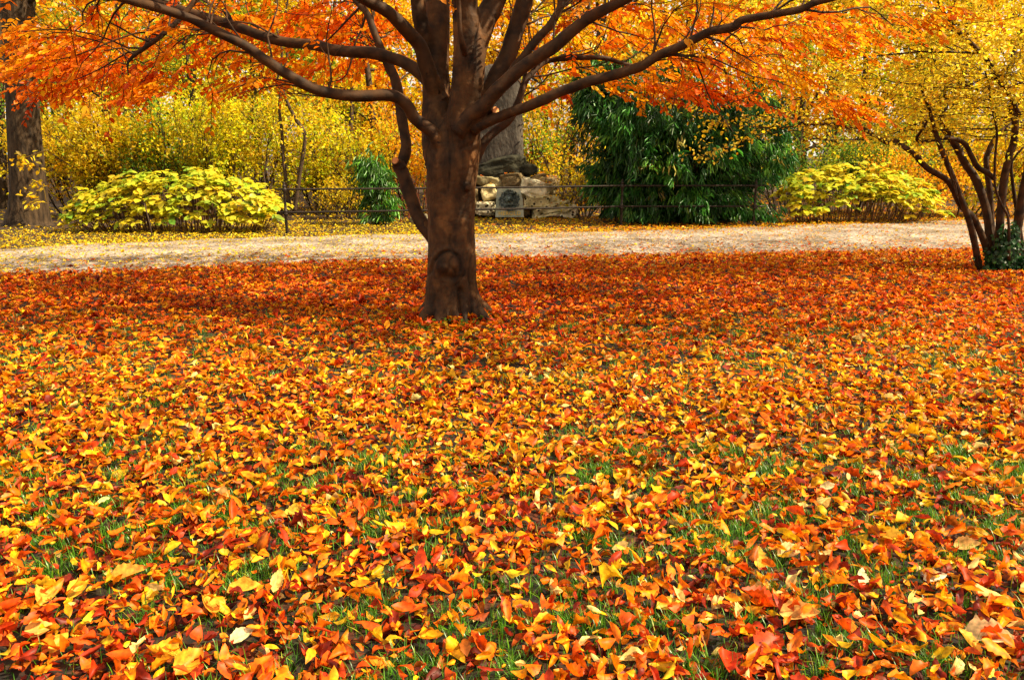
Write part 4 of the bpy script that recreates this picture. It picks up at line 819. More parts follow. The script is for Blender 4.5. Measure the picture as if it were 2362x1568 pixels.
# ================================================================== HYDRANGEA BUSHES
def broad_leaf_bush(poly_px, Y, depth, label, n_ros, seed, lean=0.):
    rng = np.random.default_rng(seed); x0, x1 = poly_px[0][0], poly_px[-1][0]
    ux = np.array([p[0] for p in poly_px], float); uy = np.array([p[1] for p in poly_px], float)
    g0, g1 = at(x0, 520, Y)[0], at(x1, 520, Y)[0]; cx = (g0 + g1) / 2
    t = thing('hydrangea_bush', (cx, Y, 0), label, 'bush', 'broad leaved bushes beyond the path')
    pxs = rng.uniform(x0, x1, n_ros); top = at(pxs, np.interp(pxs, ux, uy), Y)[:, 2]
    v = rng.uniform(-1, 1, n_ros); f = rng.random(n_ros)
    # domes over the bush: outer shell towards the camera and the top
    ztop = top * np.sqrt(np.clip(1 - v ** 2 * .75, .05, 1)); z = ztop * np.where(f < .62, rng.uniform(.86, 1.0, n_ros), rng.uniform(.28, .95, n_ros))
    X = at(pxs, 450, Y)[:, 0]; Yp = Y + v * depth * np.where(f < .62, 1, 1.0)
    fr = (f >= .62); Yp[fr] = Y - depth * np.sqrt(np.clip(1 - (z[fr] / np.maximum(top[fr], .2)) ** 2, 0, 1)) * rng.uniform(.7, 1.05, fr.sum())
    P = np.stack([X, Yp, z + rng.normal(0, .03, n_ros)], -1); P[:, 2] += np.where(rng.random(n_ros) < .10, rng.uniform(.02, .14, n_ros), 0) + .05 * fbm(P * 2.2, 2); P = P[(P[:, 2] > .16) & (fbm(P * 2.6 + seed, 3) > -.42)]; n = len(P)
    ms = MB()
    for p in P[rng.random(n) < .55]:
        b = np.array([cx + (p[0] - cx) * rng.uniform(.75, .92), Y + (p[1] - Y) * rng.uniform(.3, .75), -.02]); mid = (b + p) / 2 + rng.normal(0, .04, 3)
        tube(ms, catmull([b, mid, p], 3), [.008, .0075, .007, .0065, .006, .005, .004], 5, (2.2, 1.7, 1.3), False)
    ms.build('stem', M['twig'], t)
    mc = MB(); nl = 6; out = (P - np.array([cx, Y, -.6])) / np.array([2.2, 1.2, 1.4]); out /= np.linalg.norm(out, axis=1, keepdims=True)
    ax = out * .45 + np.array([0, -.12, .85]); ax /= np.linalg.norm(ax, axis=1, keepdims=True)
    s = np.cross(ax, [1.0, .3, 0]); s /= np.linalg.norm(s, axis=1, keepdims=True); w = np.cross(ax, s)
    ph = rng.uniform(0, 6.28, (n, 1)) + np.arange(nl)[None] * (2 * math.pi / nl) * 1.0 + rng.normal(0, .25, (n, nl)); lift = np.where(np.arange(nl)[None] % 2 == 0, .05, .35) + rng.normal(0, .18, (n, nl))
    d = s[:, None] * np.cos(ph)[..., None] + w[:, None] * np.sin(ph)[..., None] + ax[:, None] * lift[..., None]; d[..., 2] -= .22
    nr = ax[:, None] + rng.normal(0, .22, (n, nl, 3))
    pos = P[:, None] + rng.normal(0, .012, (n, nl, 3)) - ax[:, None] * (np.arange(nl)[None, :, None] % 2) * .04
    cr = pick('hydr', n, rng, .08)[:, None] * .7 + pick('hydr', n * nl, rng, .1).reshape(n, nl, 3) * .3
    # 12-vertex broad leaf: folded, pointed, tip drooping
    tmpl = np.array([(0, 0, 0), (.2, .22, .04), (.48, .34, .06), (.76, .24, .0), (1, 0, -.12), (.76, -.24, 0), (.48, -.34, .06), (.2, -.22, .04), (.25, 0, 0), (.5, 0, .01), (.78, 0, -.04)])
    qd = np.array([(0, 8, 1, 1), (8, 9, 2, 1), (9, 10, 3, 2), (8, 7, 6, 9), (9, 6, 5, 10)]); tri = np.array([(0, 8, 1), (0, 7, 8), (10, 4, 3), (10, 5, 4)]); qd = qd[1:]
    dd = d.reshape(-1, 3); dd /= np.linalg.norm(dd, axis=1, keepdims=True); nn = nr.reshape(-1, 3); ss = np.cross(nn, dd); ss /= np.linalg.norm(ss, axis=1, keepdims=True); uu = np.cross(dd, ss); N_ = len(dd)
    Ls = rng.uniform(.11, .21, N_)
    V = pos.reshape(-1, 1, 3) + (dd[:, None] * tmpl[None, :, 0:1] + ss[:, None] * tmpl[None, :, 1:2] + uu[:, None] * tmpl[None, :, 2:3]) * Ls[:, None, None]
    o_ = np.arange(N_)[:, None, None] * 11
    rib = np.array([1, 1, 1, 1, .95, 1, 1, 1, .86, .86, .9])[None, :, None]
    mc.add(V.reshape(-1, 3), (o_ + qd[None]).reshape(-1, 4), (o_ + tri[None]).reshape(-1, 3), np.clip((cr.reshape(-1, 1, 3) * rib).reshape(-1, 3), .003, .95))
    mc.build('foliage', M['broad'], t)
    return t
broad_leaf_bush([(176, 470), (215, 425), (300, 405), (345, 396), (430, 396), (500, 390), (560, 408), (600, 425), (635, 455), (655, 480)], 17.3, .75, 'wide rounded bush of large yellow green leaves left of the railing', 520, 21)
broad_leaf_bush([(1800, 440), (1815, 415), (1850, 392), (1930, 376), (1990, 385), (2060, 392), (2110, 415), (2150, 440), (2165, 468)], 19.6, .7, 'yellow green broad leaved bush between the bamboo and the many stemmed tree', 430, 22)
m = MB(); b = ground(352, 549); p = at(333, 470, float(b[1]) + .15); tube(m, [b - [0, 0, .03], (b + p) / 2 + [.01, 0, 0], p], [.014, .013, .010], 7); 
tag(m.build('stake', M['stake']), 'thin dark stick leaning at the front of the left broad leaved bush', 'stake')

# ================================================================== BAMBOO
def bamboo(cols_px, Y, depth, label, n_cl, seed, pal, pal2, leafL, name='bamboo_clump', culms=60):
    rng = np.random.default_rng(seed); x0, x1 = cols_px[0][0], cols_px[-1][0]; ux = [c[0] for c in cols_px]; uy = [c[1] for c in cols_px]
    cx = float(at((x0 + x1) / 2, 450, Y)[0]); hw = float(at(x1, 450, Y)[0] - at(x0, 450, Y)[0]) / 2
    t = thing(name, (cx, Y, 0), label, 'bamboo')
    mc, mf = MB(), MB(); nodes = []
    for c in range(culms):
        a, r = rng.uniform(0, 6.283), math.sqrt(rng.random()); b = np.array([cx + math.cos(a) * r * hw * .62, Y + math.sin(a) * r * depth * .55, -.02])
        pxb = float(project(np.array([cx + math.cos(a) * r * hw * .92, Y, 1.5]))[0]); H = float(at(pxb, np.interp(pxb, ux, uy), Y)[2]) * rng.uniform(.78, 1.04)
        outv = np.array([math.cos(a) * hw * .42 * r, math.sin(a) * depth * .7 * r, 0])
        tt_ = np.linspace(0, 1, 10)[:, None]; P = b + outv * tt_ ** 2.2 * 1.25 + np.array([0, 0, 1]) * H * (tt_ - .10 * tt_ ** 5)
        tube(mc, P, np.linspace(.014, .004, 10), 5, (1.0, .9, .5), False)
        nodes += [(P[j], outv) for j in range(1, 10) for _ in range(1 + (j > 4) + 2 * (j < 3))]
    mc.build('culm', M['twig'], t)
    k = len(nodes); npl = max(8, n_cl // 46); pln = rng.integers(0, k, npl); onp = rng.random(n_cl) < .72; pid = rng.integers(0, npl, n_cl); i = np.where(onp, pln[pid], rng.integers(0, k, n_cl)); NP = np.array([n_[0] for n_ in nodes])[i]; OV = np.array([n_[1] for n_ in nodes])[i]
    OV = OV / (np.linalg.norm(OV, axis=1, keepdims=True) + .3) + rng.normal(0, .5, (n_cl, 3)) * [1, 1, .4] + np.array([0, -.25, 0])
    hs = max(min(hw, 1.7) / 1.7, .5); poff = rng.normal(0, .2, (npl, 3)) * hs + np.array([0, -.12 * hs, .05]); OV = np.where(onp[:, None], OV * .6 + poff[pid] * 1.2, OV); cl = NP + OV * rng.uniform(.05, .6, (n_cl, 1)) * [hs, hs, .5] + np.where(onp[:, None], poff[pid] + rng.normal(0, .11, (n_cl, 3)) * [1.3 * hs, hs, 1], 0); cl[:, 0] = cx + np.clip(cl[:, 0] - cx, -max(hw, .62), max(hw * .95, .6)) + rng.normal(0, .05, n_cl); cl[:, 1] = np.maximum(cl[:, 1], Y - 1.45); cl[:, 2] = np.clip(cl[:, 2] + rng.normal(0, .15, n_cl), .2, None)
    nl = 9; d = OV[:, None] * .5 + rng.normal(0, .34, (n_cl, nl, 3)) + np.array([0, 0, -.85]); nr = -np.array([0, .35, -.6]) + rng.normal(0, .5, (n_cl, nl, 3))
    pos = cl[:, None] + rng.normal(0, .05, (n_cl, nl, 3)); plu = np.clip(1.25 + rng.normal(0, .35, npl), .7, 2.2); lum = np.clip(1 + rng.normal(0, .2, (n_cl, 1)), .5, 1.6) * np.where(onp, plu[pid], .45)[:, None]  # plumes brightened, other tufts darkened: highlights and shaded interior painted by colour
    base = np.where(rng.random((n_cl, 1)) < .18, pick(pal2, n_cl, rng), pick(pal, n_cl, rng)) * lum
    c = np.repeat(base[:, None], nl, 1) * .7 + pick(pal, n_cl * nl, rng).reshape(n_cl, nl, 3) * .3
    pos = pos.reshape(-1, 3); dd = d.reshape(-1, 3); L_ = leafL * rng.uniform(.65, 1.2, n_cl * nl)
    ok = pos[:, 2] + np.minimum(dd[:, 2] / np.linalg.norm(dd, axis=1), 0) * L_ > .02
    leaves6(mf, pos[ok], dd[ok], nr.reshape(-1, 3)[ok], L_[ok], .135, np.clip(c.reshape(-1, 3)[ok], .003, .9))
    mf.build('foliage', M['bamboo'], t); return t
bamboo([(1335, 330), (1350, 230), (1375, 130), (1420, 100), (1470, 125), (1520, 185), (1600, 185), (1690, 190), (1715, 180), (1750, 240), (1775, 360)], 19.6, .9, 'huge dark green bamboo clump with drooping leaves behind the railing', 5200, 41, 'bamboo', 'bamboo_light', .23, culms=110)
bamboo([(828, 425), (850, 370), (880, 345), (905, 370), (915, 420)], 18.9, .3, 'small bright green bamboo plant left of the big trunk, behind the railing', 210, 42, 'bamboo_light', 'bamboo_light', .22, culms=12)
# red brown stems of a bare shrub beside it
rs = np.random.default_rng(3); t = thing('bare_shrub', at(955, 480, 19.4) * [1, 1, 0], 'bare shrub of thin red brown stems between small bamboo and big trunk', 'shrub')
m = MB()
for q in range(34):
    b = at(955, 480, 19.4) * [1, 1, 0] + [rs.uniform(-.4, .4), rs.uniform(-.25, .25), 0]; P, R = wander(b, [rs.normal(0, .16), rs.normal(0, .1), 1], rs.uniform(.6, 1.3), .008, .003, rs, 5, .06); tube(m, P, R, 4, (2.6, 1.0, .6), False)
m.build('stem', M['twig'], t)
for (a, b, s, lab) in ((965, 490, .26, 'grey angular rock in front of the bare shrub'), (852, 500, .2, 'low grey stone half sunk in leaves below the railing')):
    pass

# ================================================================== RAILING
FP = [(662, 542), (1432, 523), (1737, 522)]
fg = ground(np.array([p[0] for p in FP]), np.array([p[1] for p in FP])); fg[2, 1] = fg[1, 1] + .05; fg[2, 0] = float(at(1737, 522, fg[2, 1])[0])
fence = thing('iron_railing', (fg[1, 0], fg[1, 1], 0), 'low black iron railing of two thin rails on three posts beside the path', 'railing')
def lathe(mb, base, prof, sides=12): tube(mb, [base + np.array([0, 0, z]) for z, _ in prof], [r for _, r in prof], sides, caps=True)
for g in fg:
    m = MB(); lathe(m, g * [1, 1, 0], [(z_, r_ * 1.45) for z_, r_ in [(-.05, .022), (0, .024), (.05, .022), (.38, .020), (.405, .030), (.415, .036), (.43, .036), (.445, .028), (.47, .036), (.485, .036), (.50, .022), (.60, .018), (.84, .019), (.87, .030), (.885, .036), (.905, .036), (.93, .036), (.945, .024), (.955, .020), (.965, .030), (.985, .030), (1.0, .018), (1.02, .012), (1.04, .02), (1.055, .012), (1.065, .003)]])
    m.build('post', M['iron'], fence)
dl = fg[0] - fg[1]; dl /= np.linalg.norm(dl); dr = fg[2] - fg[1]; dr /= np.linalg.norm(dr)
for z in (.455, .915):
    m = MB(); e0 = fg[0] + dl * .18; e1 = fg[2] + dr * .22
    P = np.array([e0, fg[0], fg[1], fg[2], e1]) * [1, 1, 0] + [0, 0, z]
    Q = [P[0], P[1]] + [P[1] + (P[2] - P[1]) * f + [0, 0, -.012 * math.sin(math.pi * f)] for f in np.linspace(.1, 1, 10)] + [P[3] - (P[3] - P[2]) * f for f in (.66, .33)] + [P[3], P[4]]
    tube(m, Q, .020, 8); m.build('rail', M['iron'], fence)

# ================================================================== MONUMENT
MY = 21.0
mon = thing('stone_monument', at(1170, 495, MY) * [1, 1, 0], 'memorial of rough limestone blocks with bronze wreath plaque and tall grey slab behind the railing', 'monument')
def ico(sub):
    import bmesh
    bm = bmesh.new(); bmesh.ops.create_icosphere(bm, subdivisions=sub, radius=1); V = np.array([v.co[:] for v in bm.verts]); F = np.array([[v.index for v in f.verts] for f in bm.faces]); bm.free(); return V, F
ICO = {k: ico(k) for k in (4, 5)}
def rock(name, mat, c, size, seed, parent, rough=.22, square=.55, pits=0, sub=4, tint=(1, 1, 1)):
    V, F = ICO[sub]; s = np.sign(V) * np.abs(V) ** square; s = s / np.maximum(np.abs(s).max(1, keepdims=True) ** .35, .2)
    d = 1 + rough * fbm(V * 1.3 + seed * 7.7, 4) + .05 * fbm(V * 6 + seed, 3); P = s * d[:, None]; rng = np.random.default_rng(seed)
    colr = np.ones((len(V), 3)) * np.array(tint)
    for _ in range(pits):
        q = unit(1, rng)[0]; q[1] = -abs(q[1]); q /= np.linalg.norm(q); w = rng.uniform(.07, .17); g = np.exp(-(np.linalg.norm((V - q) * [1, 1, 1.2], axis=1) / w) ** 4); P *= (1 - .16 * g)[:, None]; colr *= (1 - .5 * g)[:, None]
    a = rng.uniform(-.25, .25); ca_, sa_ = math.cos(a), math.sin(a); P = P * np.array(size) / 2; P[:, 0], P[:, 2] = P[:, 0] * ca_ - P[:, 2] * sa_, P[:, 0] * sa_ + P[:, 2] * ca_
    m = MB(); m.add(P + np.array(c), None, F, colr); return m.build(name, M[mat], parent)
def rk_at(x0, y0, x1, y1, Y, dep, seed, **k):
    a = at(x0, y1, Y); b = at(x1, y0, Y); return rock('rock', 'pitted' if k.get('pits', 0) > 6 else 'lime', (a + b) / 2 + [0, dep * .5, 0], (abs(b[0] - a[0]) * 1.0, dep, abs(b[2] - a[2]) * 1.0), seed, mon, **k)
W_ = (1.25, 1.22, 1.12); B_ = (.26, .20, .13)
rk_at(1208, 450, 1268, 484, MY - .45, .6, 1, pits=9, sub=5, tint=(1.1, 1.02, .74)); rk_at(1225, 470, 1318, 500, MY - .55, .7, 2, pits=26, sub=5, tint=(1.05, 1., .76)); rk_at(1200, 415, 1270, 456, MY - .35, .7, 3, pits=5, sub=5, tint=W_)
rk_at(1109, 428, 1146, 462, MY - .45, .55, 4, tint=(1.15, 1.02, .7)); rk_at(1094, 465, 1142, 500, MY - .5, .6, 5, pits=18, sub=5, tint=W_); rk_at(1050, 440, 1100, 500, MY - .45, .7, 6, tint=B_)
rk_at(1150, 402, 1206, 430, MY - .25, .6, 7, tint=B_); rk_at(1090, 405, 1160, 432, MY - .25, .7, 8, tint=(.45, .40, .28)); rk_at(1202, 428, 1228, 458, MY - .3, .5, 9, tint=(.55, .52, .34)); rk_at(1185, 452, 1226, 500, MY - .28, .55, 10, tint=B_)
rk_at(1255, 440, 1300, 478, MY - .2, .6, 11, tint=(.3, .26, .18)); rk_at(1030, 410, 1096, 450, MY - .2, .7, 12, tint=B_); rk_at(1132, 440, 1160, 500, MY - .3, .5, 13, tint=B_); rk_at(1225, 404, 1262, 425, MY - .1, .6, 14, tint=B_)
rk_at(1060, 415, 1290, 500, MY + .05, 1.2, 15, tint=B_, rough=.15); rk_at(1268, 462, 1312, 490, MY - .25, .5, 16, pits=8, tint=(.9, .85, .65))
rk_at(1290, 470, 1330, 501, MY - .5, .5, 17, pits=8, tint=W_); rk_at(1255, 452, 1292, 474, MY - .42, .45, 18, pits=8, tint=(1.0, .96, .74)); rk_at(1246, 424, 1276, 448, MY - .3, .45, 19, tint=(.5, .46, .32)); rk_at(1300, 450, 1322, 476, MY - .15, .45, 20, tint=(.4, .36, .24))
a = at(1152, 412, MY); b = at(1090, 372, MY)
rock('base_rock', 'moss', at(1150, 394, MY - .05) + [0, .25, 0], (1.62, .9, .60), 31, mon, rough=.16, sub=5, square=.7); rock('base_rock', 'moss', at(1198, 391, MY - .15) + [0, .25, 0], (.85, .5, .30), 33, mon, rough=.26, square=.7)
# slab: an upright, rounded, slightly tapering block with a rough face
sl = MB(); nz_, na_ = 40, 44; zz = np.linspace(0, 1, nz_); an = np.linspace(0, 2 * math.pi, na_, endpoint=False)
z0 = float(at(1150, 382, MY + .2)[2]); z1 = float(at(1150, 150, MY + .2)[2]); wl_, wr_ = float(at(1086, 300, MY + .2)[0]), float(at(1208, 300, MY + .2)[0])
cxm, hwm = (wl_ + wr_) / 2, (wr_ - wl_) / 2; taper = 1 - .14 * zz ** 1.5; taper *= np.sqrt(np.clip(1 - np.clip((zz - .86) / .15, 0, 1) ** 2, .02, 1)); taper *= 1 - .05 * np.clip(1 - zz / .12, 0, 1)
ex = np.sign(np.cos(an)) * np.abs(np.cos(an)) ** .45; ey = np.sign(np.sin(an)) * np.abs(np.sin(an)) ** .55
Vs = np.stack([cxm + hwm * ex[None] * taper[:, None], MY + .25 + .27 * ey[None] * (.5 + .5 * taper[:, None]), (z0 - .1 + (z1 - z0 + .1) * zz)[:, None] + 0 * ex[None]], -1)
Vs = Vs + (.03 * fbm(Vs.reshape(-1, 3) * 2.2, 3).reshape(nz_, na_, 1)) * np.stack([ex, ey, 0 * ex], -1)[None]
i = np.arange(nz_ - 1)[:, None] * na_; j = np.arange(na_)[None]; j2 = (j + 1) % na_
sl.add(np.vstack([Vs.reshape(-1, 3), Vs[-1].mean(0)]), np.stack([i + j, i + j2, i + na_ + j2, i + na_ + j], -1).reshape(-1, 4), [(nz_ * na_, (nz_ - 1) * na_ + k, (nz_ - 1) * na_ + (k + 1) % na_) for k in range(na_)])
sl.build('slab', M['stele'], mon)
# plaque, wreath, portrait medallion, letters
PLY = MY - .84
def ppt(px, py, Y=PLY): return at(px, py, Y)
pl = MB(); cor = [(1142, 501), (1144, 452), (1147, 432), (1198, 432), (1205, 460), (1208, 501)]
f3 = np.array([ppt(*c) for c in cor]); b3 = f3 + [0, .12, 0]; n = len(cor); cf = f3.mean(0)
pl.add(np.vstack([f3, b3]), [(k, (k + 1) % n, n + (k + 1) % n, n + k) for k in range(n)]); pl.add(np.vstack([f3, cf]), None, [(n, (k + 1) % n, k) for k in range(n)])
plq = pl.build('plaque', M['plaque'], mon, smooth=False)
c0 = ppt(1174, 463); R0 = float(ppt(1195, 463)[0] - c0[0])
md = MB(); rr_ = np.linspace(0, 1, 12); aa = np.linspace(0, 2 * math.pi, 40, endpoint=False); X = rr_[:, None] * np.cos(aa); Z = rr_[:, None] * np.sin(aa)
def g2(x, z, sx, sz): return np.exp(-((X - x) / sx) ** 2 - ((Z - z) / sz) ** 2)
hgt = .03 + .09 * g2(-.02, .12, .36, .48) + .05 * g2(-.02, .30, .45, .28) + .035 * g2(-.30, .02, .12, .12) + .05 * g2(.1, -.55, .55, .25) - .03 * g2(-.18, .12, .08, .06) - .03 * g2(.12, .12, .08, .06) - .02 * g2(-.1, -.18, .14, .05) + .03 * g2(-.04, .0, .07, .14)
hgt = hgt * np.clip((1.02 - rr_[:, None]) * 6, 0, 1)
Vm = np.stack([c0[0] + X * R0 * .8, c0[1] - hgt - .004, c0[2] + Z * R0 * .8], -1); i = np.arange(11)[:, None] * 40; j = np.arange(40)[None]; j2 = (j + 1) % 40
md.add(Vm.reshape(-1, 3), np.stack([i + j, i + 40 + j, i + 40 + j2, i + j2], -1).reshape(-1, 4)); md.build('portrait_relief', M['bronze'], plq)
wr = MB(); rwz = np.random.default_rng(6); n = 190; a = np.linspace(0, 2 * math.pi * 5, n) + rwz.normal(0, .05, n); rad = R0 * rwz.uniform(.78, 1.02, n)
pw = np.stack([c0[0] + rad * np.cos(a), c0[1] - rwz.uniform(.015, .06, n), c0[2] + rad * np.sin(a)], -1); dw = np.stack([-np.sin(a) + .7 * np.cos(a) * rwz.choice([-1, 1], n), -.35 + 0 * a, np.cos(a) + .7 * np.sin(a) * rwz.choice([-1, 1], n)], -1)
leaves6(wr, pw, dw, np.array([0, -1., 0]) + rwz.normal(0, .35, (n, 3)), .085, .42, np.ones((n, 3)))
ringp = np.stack([c0[0] + R0 * .9 * np.cos(aa), 0 * aa + c0[1] - .012, c0[2] + R0 * .9 * np.sin(aa)], -1); tube(wr, np.vstack([ringp, ringp[:1]]), .028, 8, caps=False)
wr.build('wreath', M['bronze'], plq)
cu = bpy.data.curves.new('inscription', 'FONT'); cu.body = 'HEROLD'; cu.size = .14; cu.extrude = .004; cu.align_x = 'CENTER'; cu.space_character = 1.05
tmp = bpy.data.objects.new('inscription_tmp', cu); COL.objects.link(tmp); dg = bpy.context.evaluated_depsgraph_get(); dg.update()
me2 = bpy.data.meshes.new_from_object(tmp.evaluated_get(dg)); bpy.data.objects.remove(tmp)
me2.name = 'inscription'; me2.materials.clear(); me2.materials.append(M['gold'])
to = bpy.data.objects.new('inscription', me2); COL.objects.link(to); pT = ppt(1175, 496.5); to.location = (float(pT[0]), float(pT[1]) - .006, float(pT[2])); to.rotation_euler = (math.pi / 2, 0, 0)
bpy.context.view_layer.update(); to.parent = plq; to.matrix_parent_inverse = plq.matrix_world.inverted()
ml = MB(); dgm = bpy.context.evaluated_depsgraph_get(); dgm.update(); q = []
for _ in range(420):
    x, y = at(RNG.uniform(1050, 1310), 450, MY)[0], MY + RNG.uniform(-.9, .5)
    ok_, hp, hn, _i, ho, _m = scene.ray_cast(dgm, Vector((float(x), float(y), float(at(1150, 398, MY)[2]))), Vector((0, 0, -1)), distance=1.2)
    if ok_ and ho.name.startswith('rock') and hn.z > .35: q.append(tuple(hp))
if q:
    q = np.array(q); scatter_fallen(ml, q[:, 0], q[:, 1], 4, 3, RNG, lmin=.05, lmax=.09, zmax=.008, up=.6, cols=pick('orange', len(q), RNG), zb=q[:, 2]); setting(ml.build('scattered_leaves', M['fallen']), 'stuff')
# two loose stones on the verge
for (a, b, w, h, lab, sd_) in ((966, 492, .42, .26, 'grey angular rock lying in front of the bare red stems', 51), (850, 502, .34, .14, 'low grey stone half sunk in yellow leaves below the railing', 52)):
    g = at(a, b, 19.0); o = rock('rock', 'lime', (0, 0, 0), (w, w * .7, h), sd_, None, tint=(.45, .42, .36)); o.location = (float(g[0]), 19.0, h * .3); tag(o, lab, 'rock')

# ================================================================== MANY-STEMMED TREE AT THE RIGHT
RD = float(ground(2300, 622)[1])
def z4(pts, Y0=0., dY=0.):
    n = len(pts); return [(1936 + a * .2891, 188.9 + b * .2891, RD + Y0 + dY * k / (n - 1), r) for k, (a, b, r) in enumerate(pts)]
def z5(pts, Y0=0., dY=0.):
    n = len(pts); return [(1700 + a * .4216, b * .4216, RD + Y0 + dY * k / (n - 1), r) for k, (a, b, r) in enumerate(pts)]
rt = thing('multi_stem_tree', ground(2300, 622), 'small yellow leaved tree with many crooked bare stems and ivy at its foot', 'tree')
RSTEMS = [
 z4([(1115, 1500, 10), (1105, 1440, 9), (1070, 1250, 8.5), (1020, 1070, 8), (955, 900, 7.5), (900, 750, 7), (830, 590, 6.5), (780, 450, 6), (725, 260, 5), (690, 150, 4), (640, 20, 3)], -.05, -.5),
 z4([(1190, 1440, 10), (1170, 1330, 9), (1080, 1110, 8.5), (965, 980, 8.5), (870, 800, 8), (700, 690, 7.5), (590, 580, 7), (500, 510, 6.5), (440, 472, 6), (380, 488, 5.5), (290, 440, 5.2), (200, 388, 4.6), (130, 368, 4), (60, 365, 3)], .05, -.7),
 z4([(1210, 1480, 12), (1195, 1300, 11), (1185, 1120, 10.5), (1150, 950, 10.5), (1080, 770, 10), (1000, 650, 9.5), (920, 500, 9), (860, 410, 8.5), (810, 340, 7), (805, 260, 6), (850, 200, 5), (840, 90, 4.5), (850, -60, 3.5)], .1, .2),
 z4([(1230, 1480, 9), (1215, 1200, 8), (1200, 900, 7.5), (1170, 650, 7), (1185, 560, 6.5), (1240, 450, 6.5), (1310, 380, 6.5), (1370, 345, 6), (1480, 310, 5)], .3, .3),
 z4([(1265, 1480, 12), (1270, 1300, 11), (1280, 1100, 10.5), (1310, 800, 10), (1350, 600, 9.5), (1390, 480, 9), (1400, 320, 8.5), (1375, 230, 7.5), (1370, 120, 6), (1290, 20, 5.5), (1250, -60, 5)], .0, -.2),
 z4([(1385, 1500, 13), (1400, 1300, 12), (1420, 1150, 11.5), (1450, 950, 11), (1490, 750, 10), (1540, 500, 9), (1570, 250, 7.5), (1600, 0, 6)], .0, -.1),
 z4([(1230, 770, 7), (1180, 730, 7), (1100, 680, 7), (1050, 590, 6.6), (1000, 500, 6.2), (920, 460, 6), (830, 450, 5.5), (740, 465, 5), (650, 482, 4.5), (615, 450, 4), (660, 380, 3.5), (705, 300, 3)], .1, -.4),
 z4([(1350, 1420, 4), (1345, 1100, 3.5), (1290, 980, 3), (1240, 830, 3), (1240, 600, 3), (1255, 400, 3), (1210, 180, 2.8), (1190, 50, 2.5), (1160, -80, 2)], -.3, -.3),
 z4([(1470, 1420, 6), (1440, 1200, 6), (1370, 720, 4), (1400, 600, 3), (1470, 520, 2.6)], .15, 0),
 z5([(1545, 640, 6), (1500, 540, 6), (1430, 440, 6), (1380, 350, 5.5), (1330, 290, 5.5), (1260, 220, 5), (1200, 170, 4.5), (1160, 110, 4), (1110, 40, 3), (1080, -30, 2.5)], -.4, -.5),
 z5([(1325, 295, 3), (1200, 287, 3), (1100, 287, 2.8), (1000, 285, 2.5), (900, 295, 2.2), (720, 310, 1.6)], -.6, -.4),
 z5([(1200, 175, 2.6), (1100, 150, 2.2), (950, 130, 2), (800, 105, 1.6), (690, 92, 1.2)], -.7, -.5),
 z5([(440, 680, 3.2), (370, 680, 3), (330, 650, 2.8), (270, 610, 2), (200, 585, 1.6)], -.9, -.2),
 z5([(610, 700, 3), (520, 680, 2.6), (440, 676, 3), (330, 690, 1.8), (200, 700, 1.4), (20, 690, 1)], -.7, -.4),
 z5([(1425, 440, 3), (1370, 430, 2.6), (1310, 450, 2), (1240, 480, 1.5)], -.4, -.3),
 z5([(1430, 415, 3), (1500, 350, 2.6), (1570, 300, 2)], -.4, .2), z5([(1440, 430, 3), (1500, 415, 2.6), (1570, 410, 2)], -.3, .3),
]
rts = []; rngr = np.random.default_rng(15)
for k, pts in enumerate(RSTEMS):
    P, R = trace(pts, 7); R = R * .86; m = MB(); tube(m, P, R, 9, lump=.07, seed=k * 2.)
    n = len(P); st = 0 if k > 9 else int(n * .5)
    for q in range(9 if k < 10 else 8):
        i0 = rngr.integers(max(st, 1), n); d = np.array([-abs(rngr.normal(.8, .5)) if rngr.random() < .75 else .9, rngr.normal(0, .6), rngr.normal(.12, .2)])
        if P[i0][2] < 1.75: continue
        p2, r2 = wander(P[i0], d, rngr.uniform(.6, 1.7), min(R[i0] * .5, .009), .0018, rngr, 8, .13, -.008); tube(m, p2, r2, 4, caps=False); rts += [(p2[j], p2[j] - p2[j - 1]) for j in range(1, 9)]
        for _ in range(3):
            j = rngr.integers(1, 7); d3 = (p2[j + 1] - p2[j]) / np.linalg.norm(p2[j + 1] - p2[j]) + rngr.normal(0, .5, 3) * [1, 1, .4]; p3, r3 = wander(p2[j], d3, rngr.uniform(.25, .7), .0035, .0014, rngr, 5, .15, 0); tube(m, p3, r3, 3, caps=False); rts += [(p3[a_], p3[a_] - p3[a_ - 1]) for a_ in range(1, 6)]
    m.build('stem', M['limb'], rt)
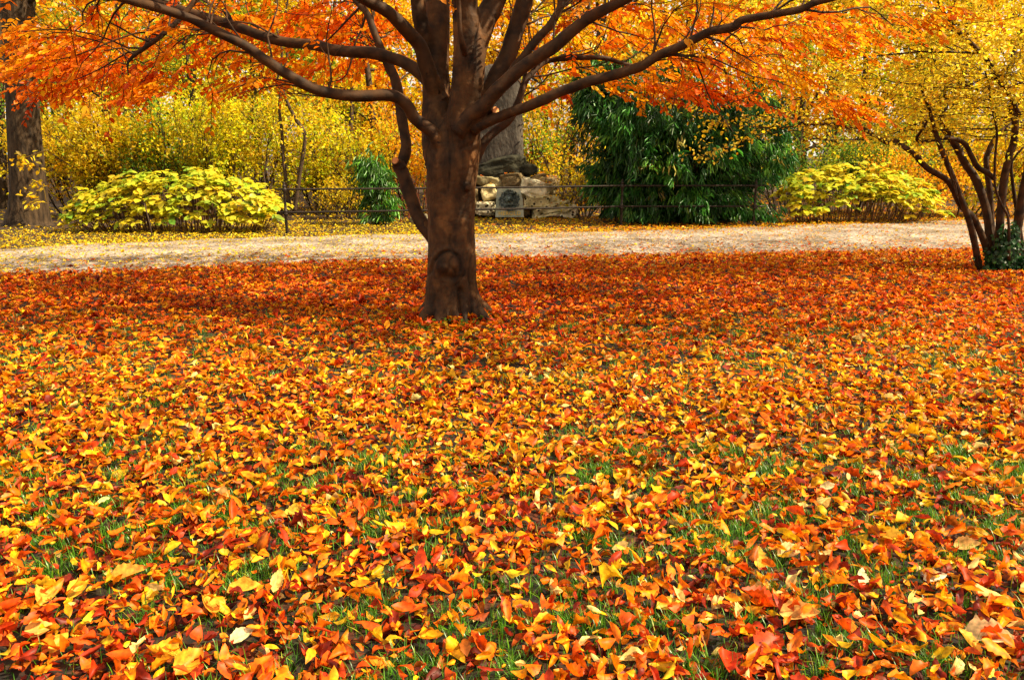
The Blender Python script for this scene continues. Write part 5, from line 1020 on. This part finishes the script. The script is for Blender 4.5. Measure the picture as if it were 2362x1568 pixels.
# layered crown of small yellow leaves
mc = MB()
foliage(mc, rts, 8500, .07, .052, .62, 'pale', rngr, face=1.1, droop=.15, pal2='amber', f2=.10, zmin=1.5)
n = 175
u = rngr.random((n, 2)); PXs = 1730 + 720 * u[:, 0]; PYs = -60 + 330 * u[:, 1] * np.clip(.62 + .5 * (PXs - 1730) / 500, 0, 1.05)
P = at(PXs, PYs, RD + rngr.uniform(-1.4, 1.2, n)); pads = []
for p_ in P:
    L_ = rngr.uniform(.35, .8); d = np.array([-1., rngr.normal(0, .7), rngr.normal(.02, .14)]); p2, r2 = wander(p_, d, L_, .004, .0014, rngr, 5, .14); tube(mc, p2, r2, 3, (.05, .03, .018), False); pads += [(a_, d) for a_ in p2]
foliage(mc, pads, 7000, .06, .052, .62, 'pale', rngr, face=1.1, droop=.15, pal2='amber', f2=.10, zmin=1.4)
n = 900; a = rngr.uniform(0, 6.283, n); r_ = 4.2 * np.sqrt(rngr.random(n)); P = np.stack([float(rt.location.x) + 1.2 + r_ * np.cos(a), RD + r_ * np.sin(a) * .8, rngr.uniform(2.9, 5.6, n)], -1); P = P[(project(P)[1] < 0) | (project(P)[0] > 2400)]  # unseen part of the crown, enlarged to throw shade across the lawn
foliage(mc, [(p_, np.array([-1., 0, 0])) for p_ in P], 15000, .2, .075, .62, 'yellow', rngr, face=1.1, zmin=1.6)
mc.build('crown', M['crown'], rt)
# ivy
iv = thing('ivy', ground(2310, 626), 'dark green ivy climbing round the foot of the many stems', 'ivy'); mi = MB(); ri = np.random.default_rng(9); pts_ = []
for (cx, cyp, sx, sz, n) in ((2325, 560, 22, 26, 420), (2300, 600, 26, 20, 420), (2345, 605, 30, 22, 420), (2285, 622, 24, 8, 160), (2390, 610, 30, 20, 200), (2335, 530, 10, 14, 60)):
    pts_.append(at(cx + ri.normal(0, sx * .6, n), cyp + ri.normal(0, sz * .6, n), RD - .16 + ri.normal(0, .09, n)))
P = np.concatenate(pts_); P = P[P[:, 2] > .01]; n = len(P); d = unit(n, ri); d[:, 2] -= .5
leaves6(mi, P, d, np.array([0, -1., .45]) + ri.normal(0, .35, (n, 3)), ri.uniform(.035, .065, n), .85, pick('ivy', n, ri)); mi.build('leaves', M['broad'], iv)
mi = MB()
for q in P[::24]: tube(mi, [np.array([q[0] + ri.normal(0, .08), RD - .05, 0.]), q], [.004, .002], 4, (.8, .8, .5), False)
mi.build('vine', M['twig'], iv)
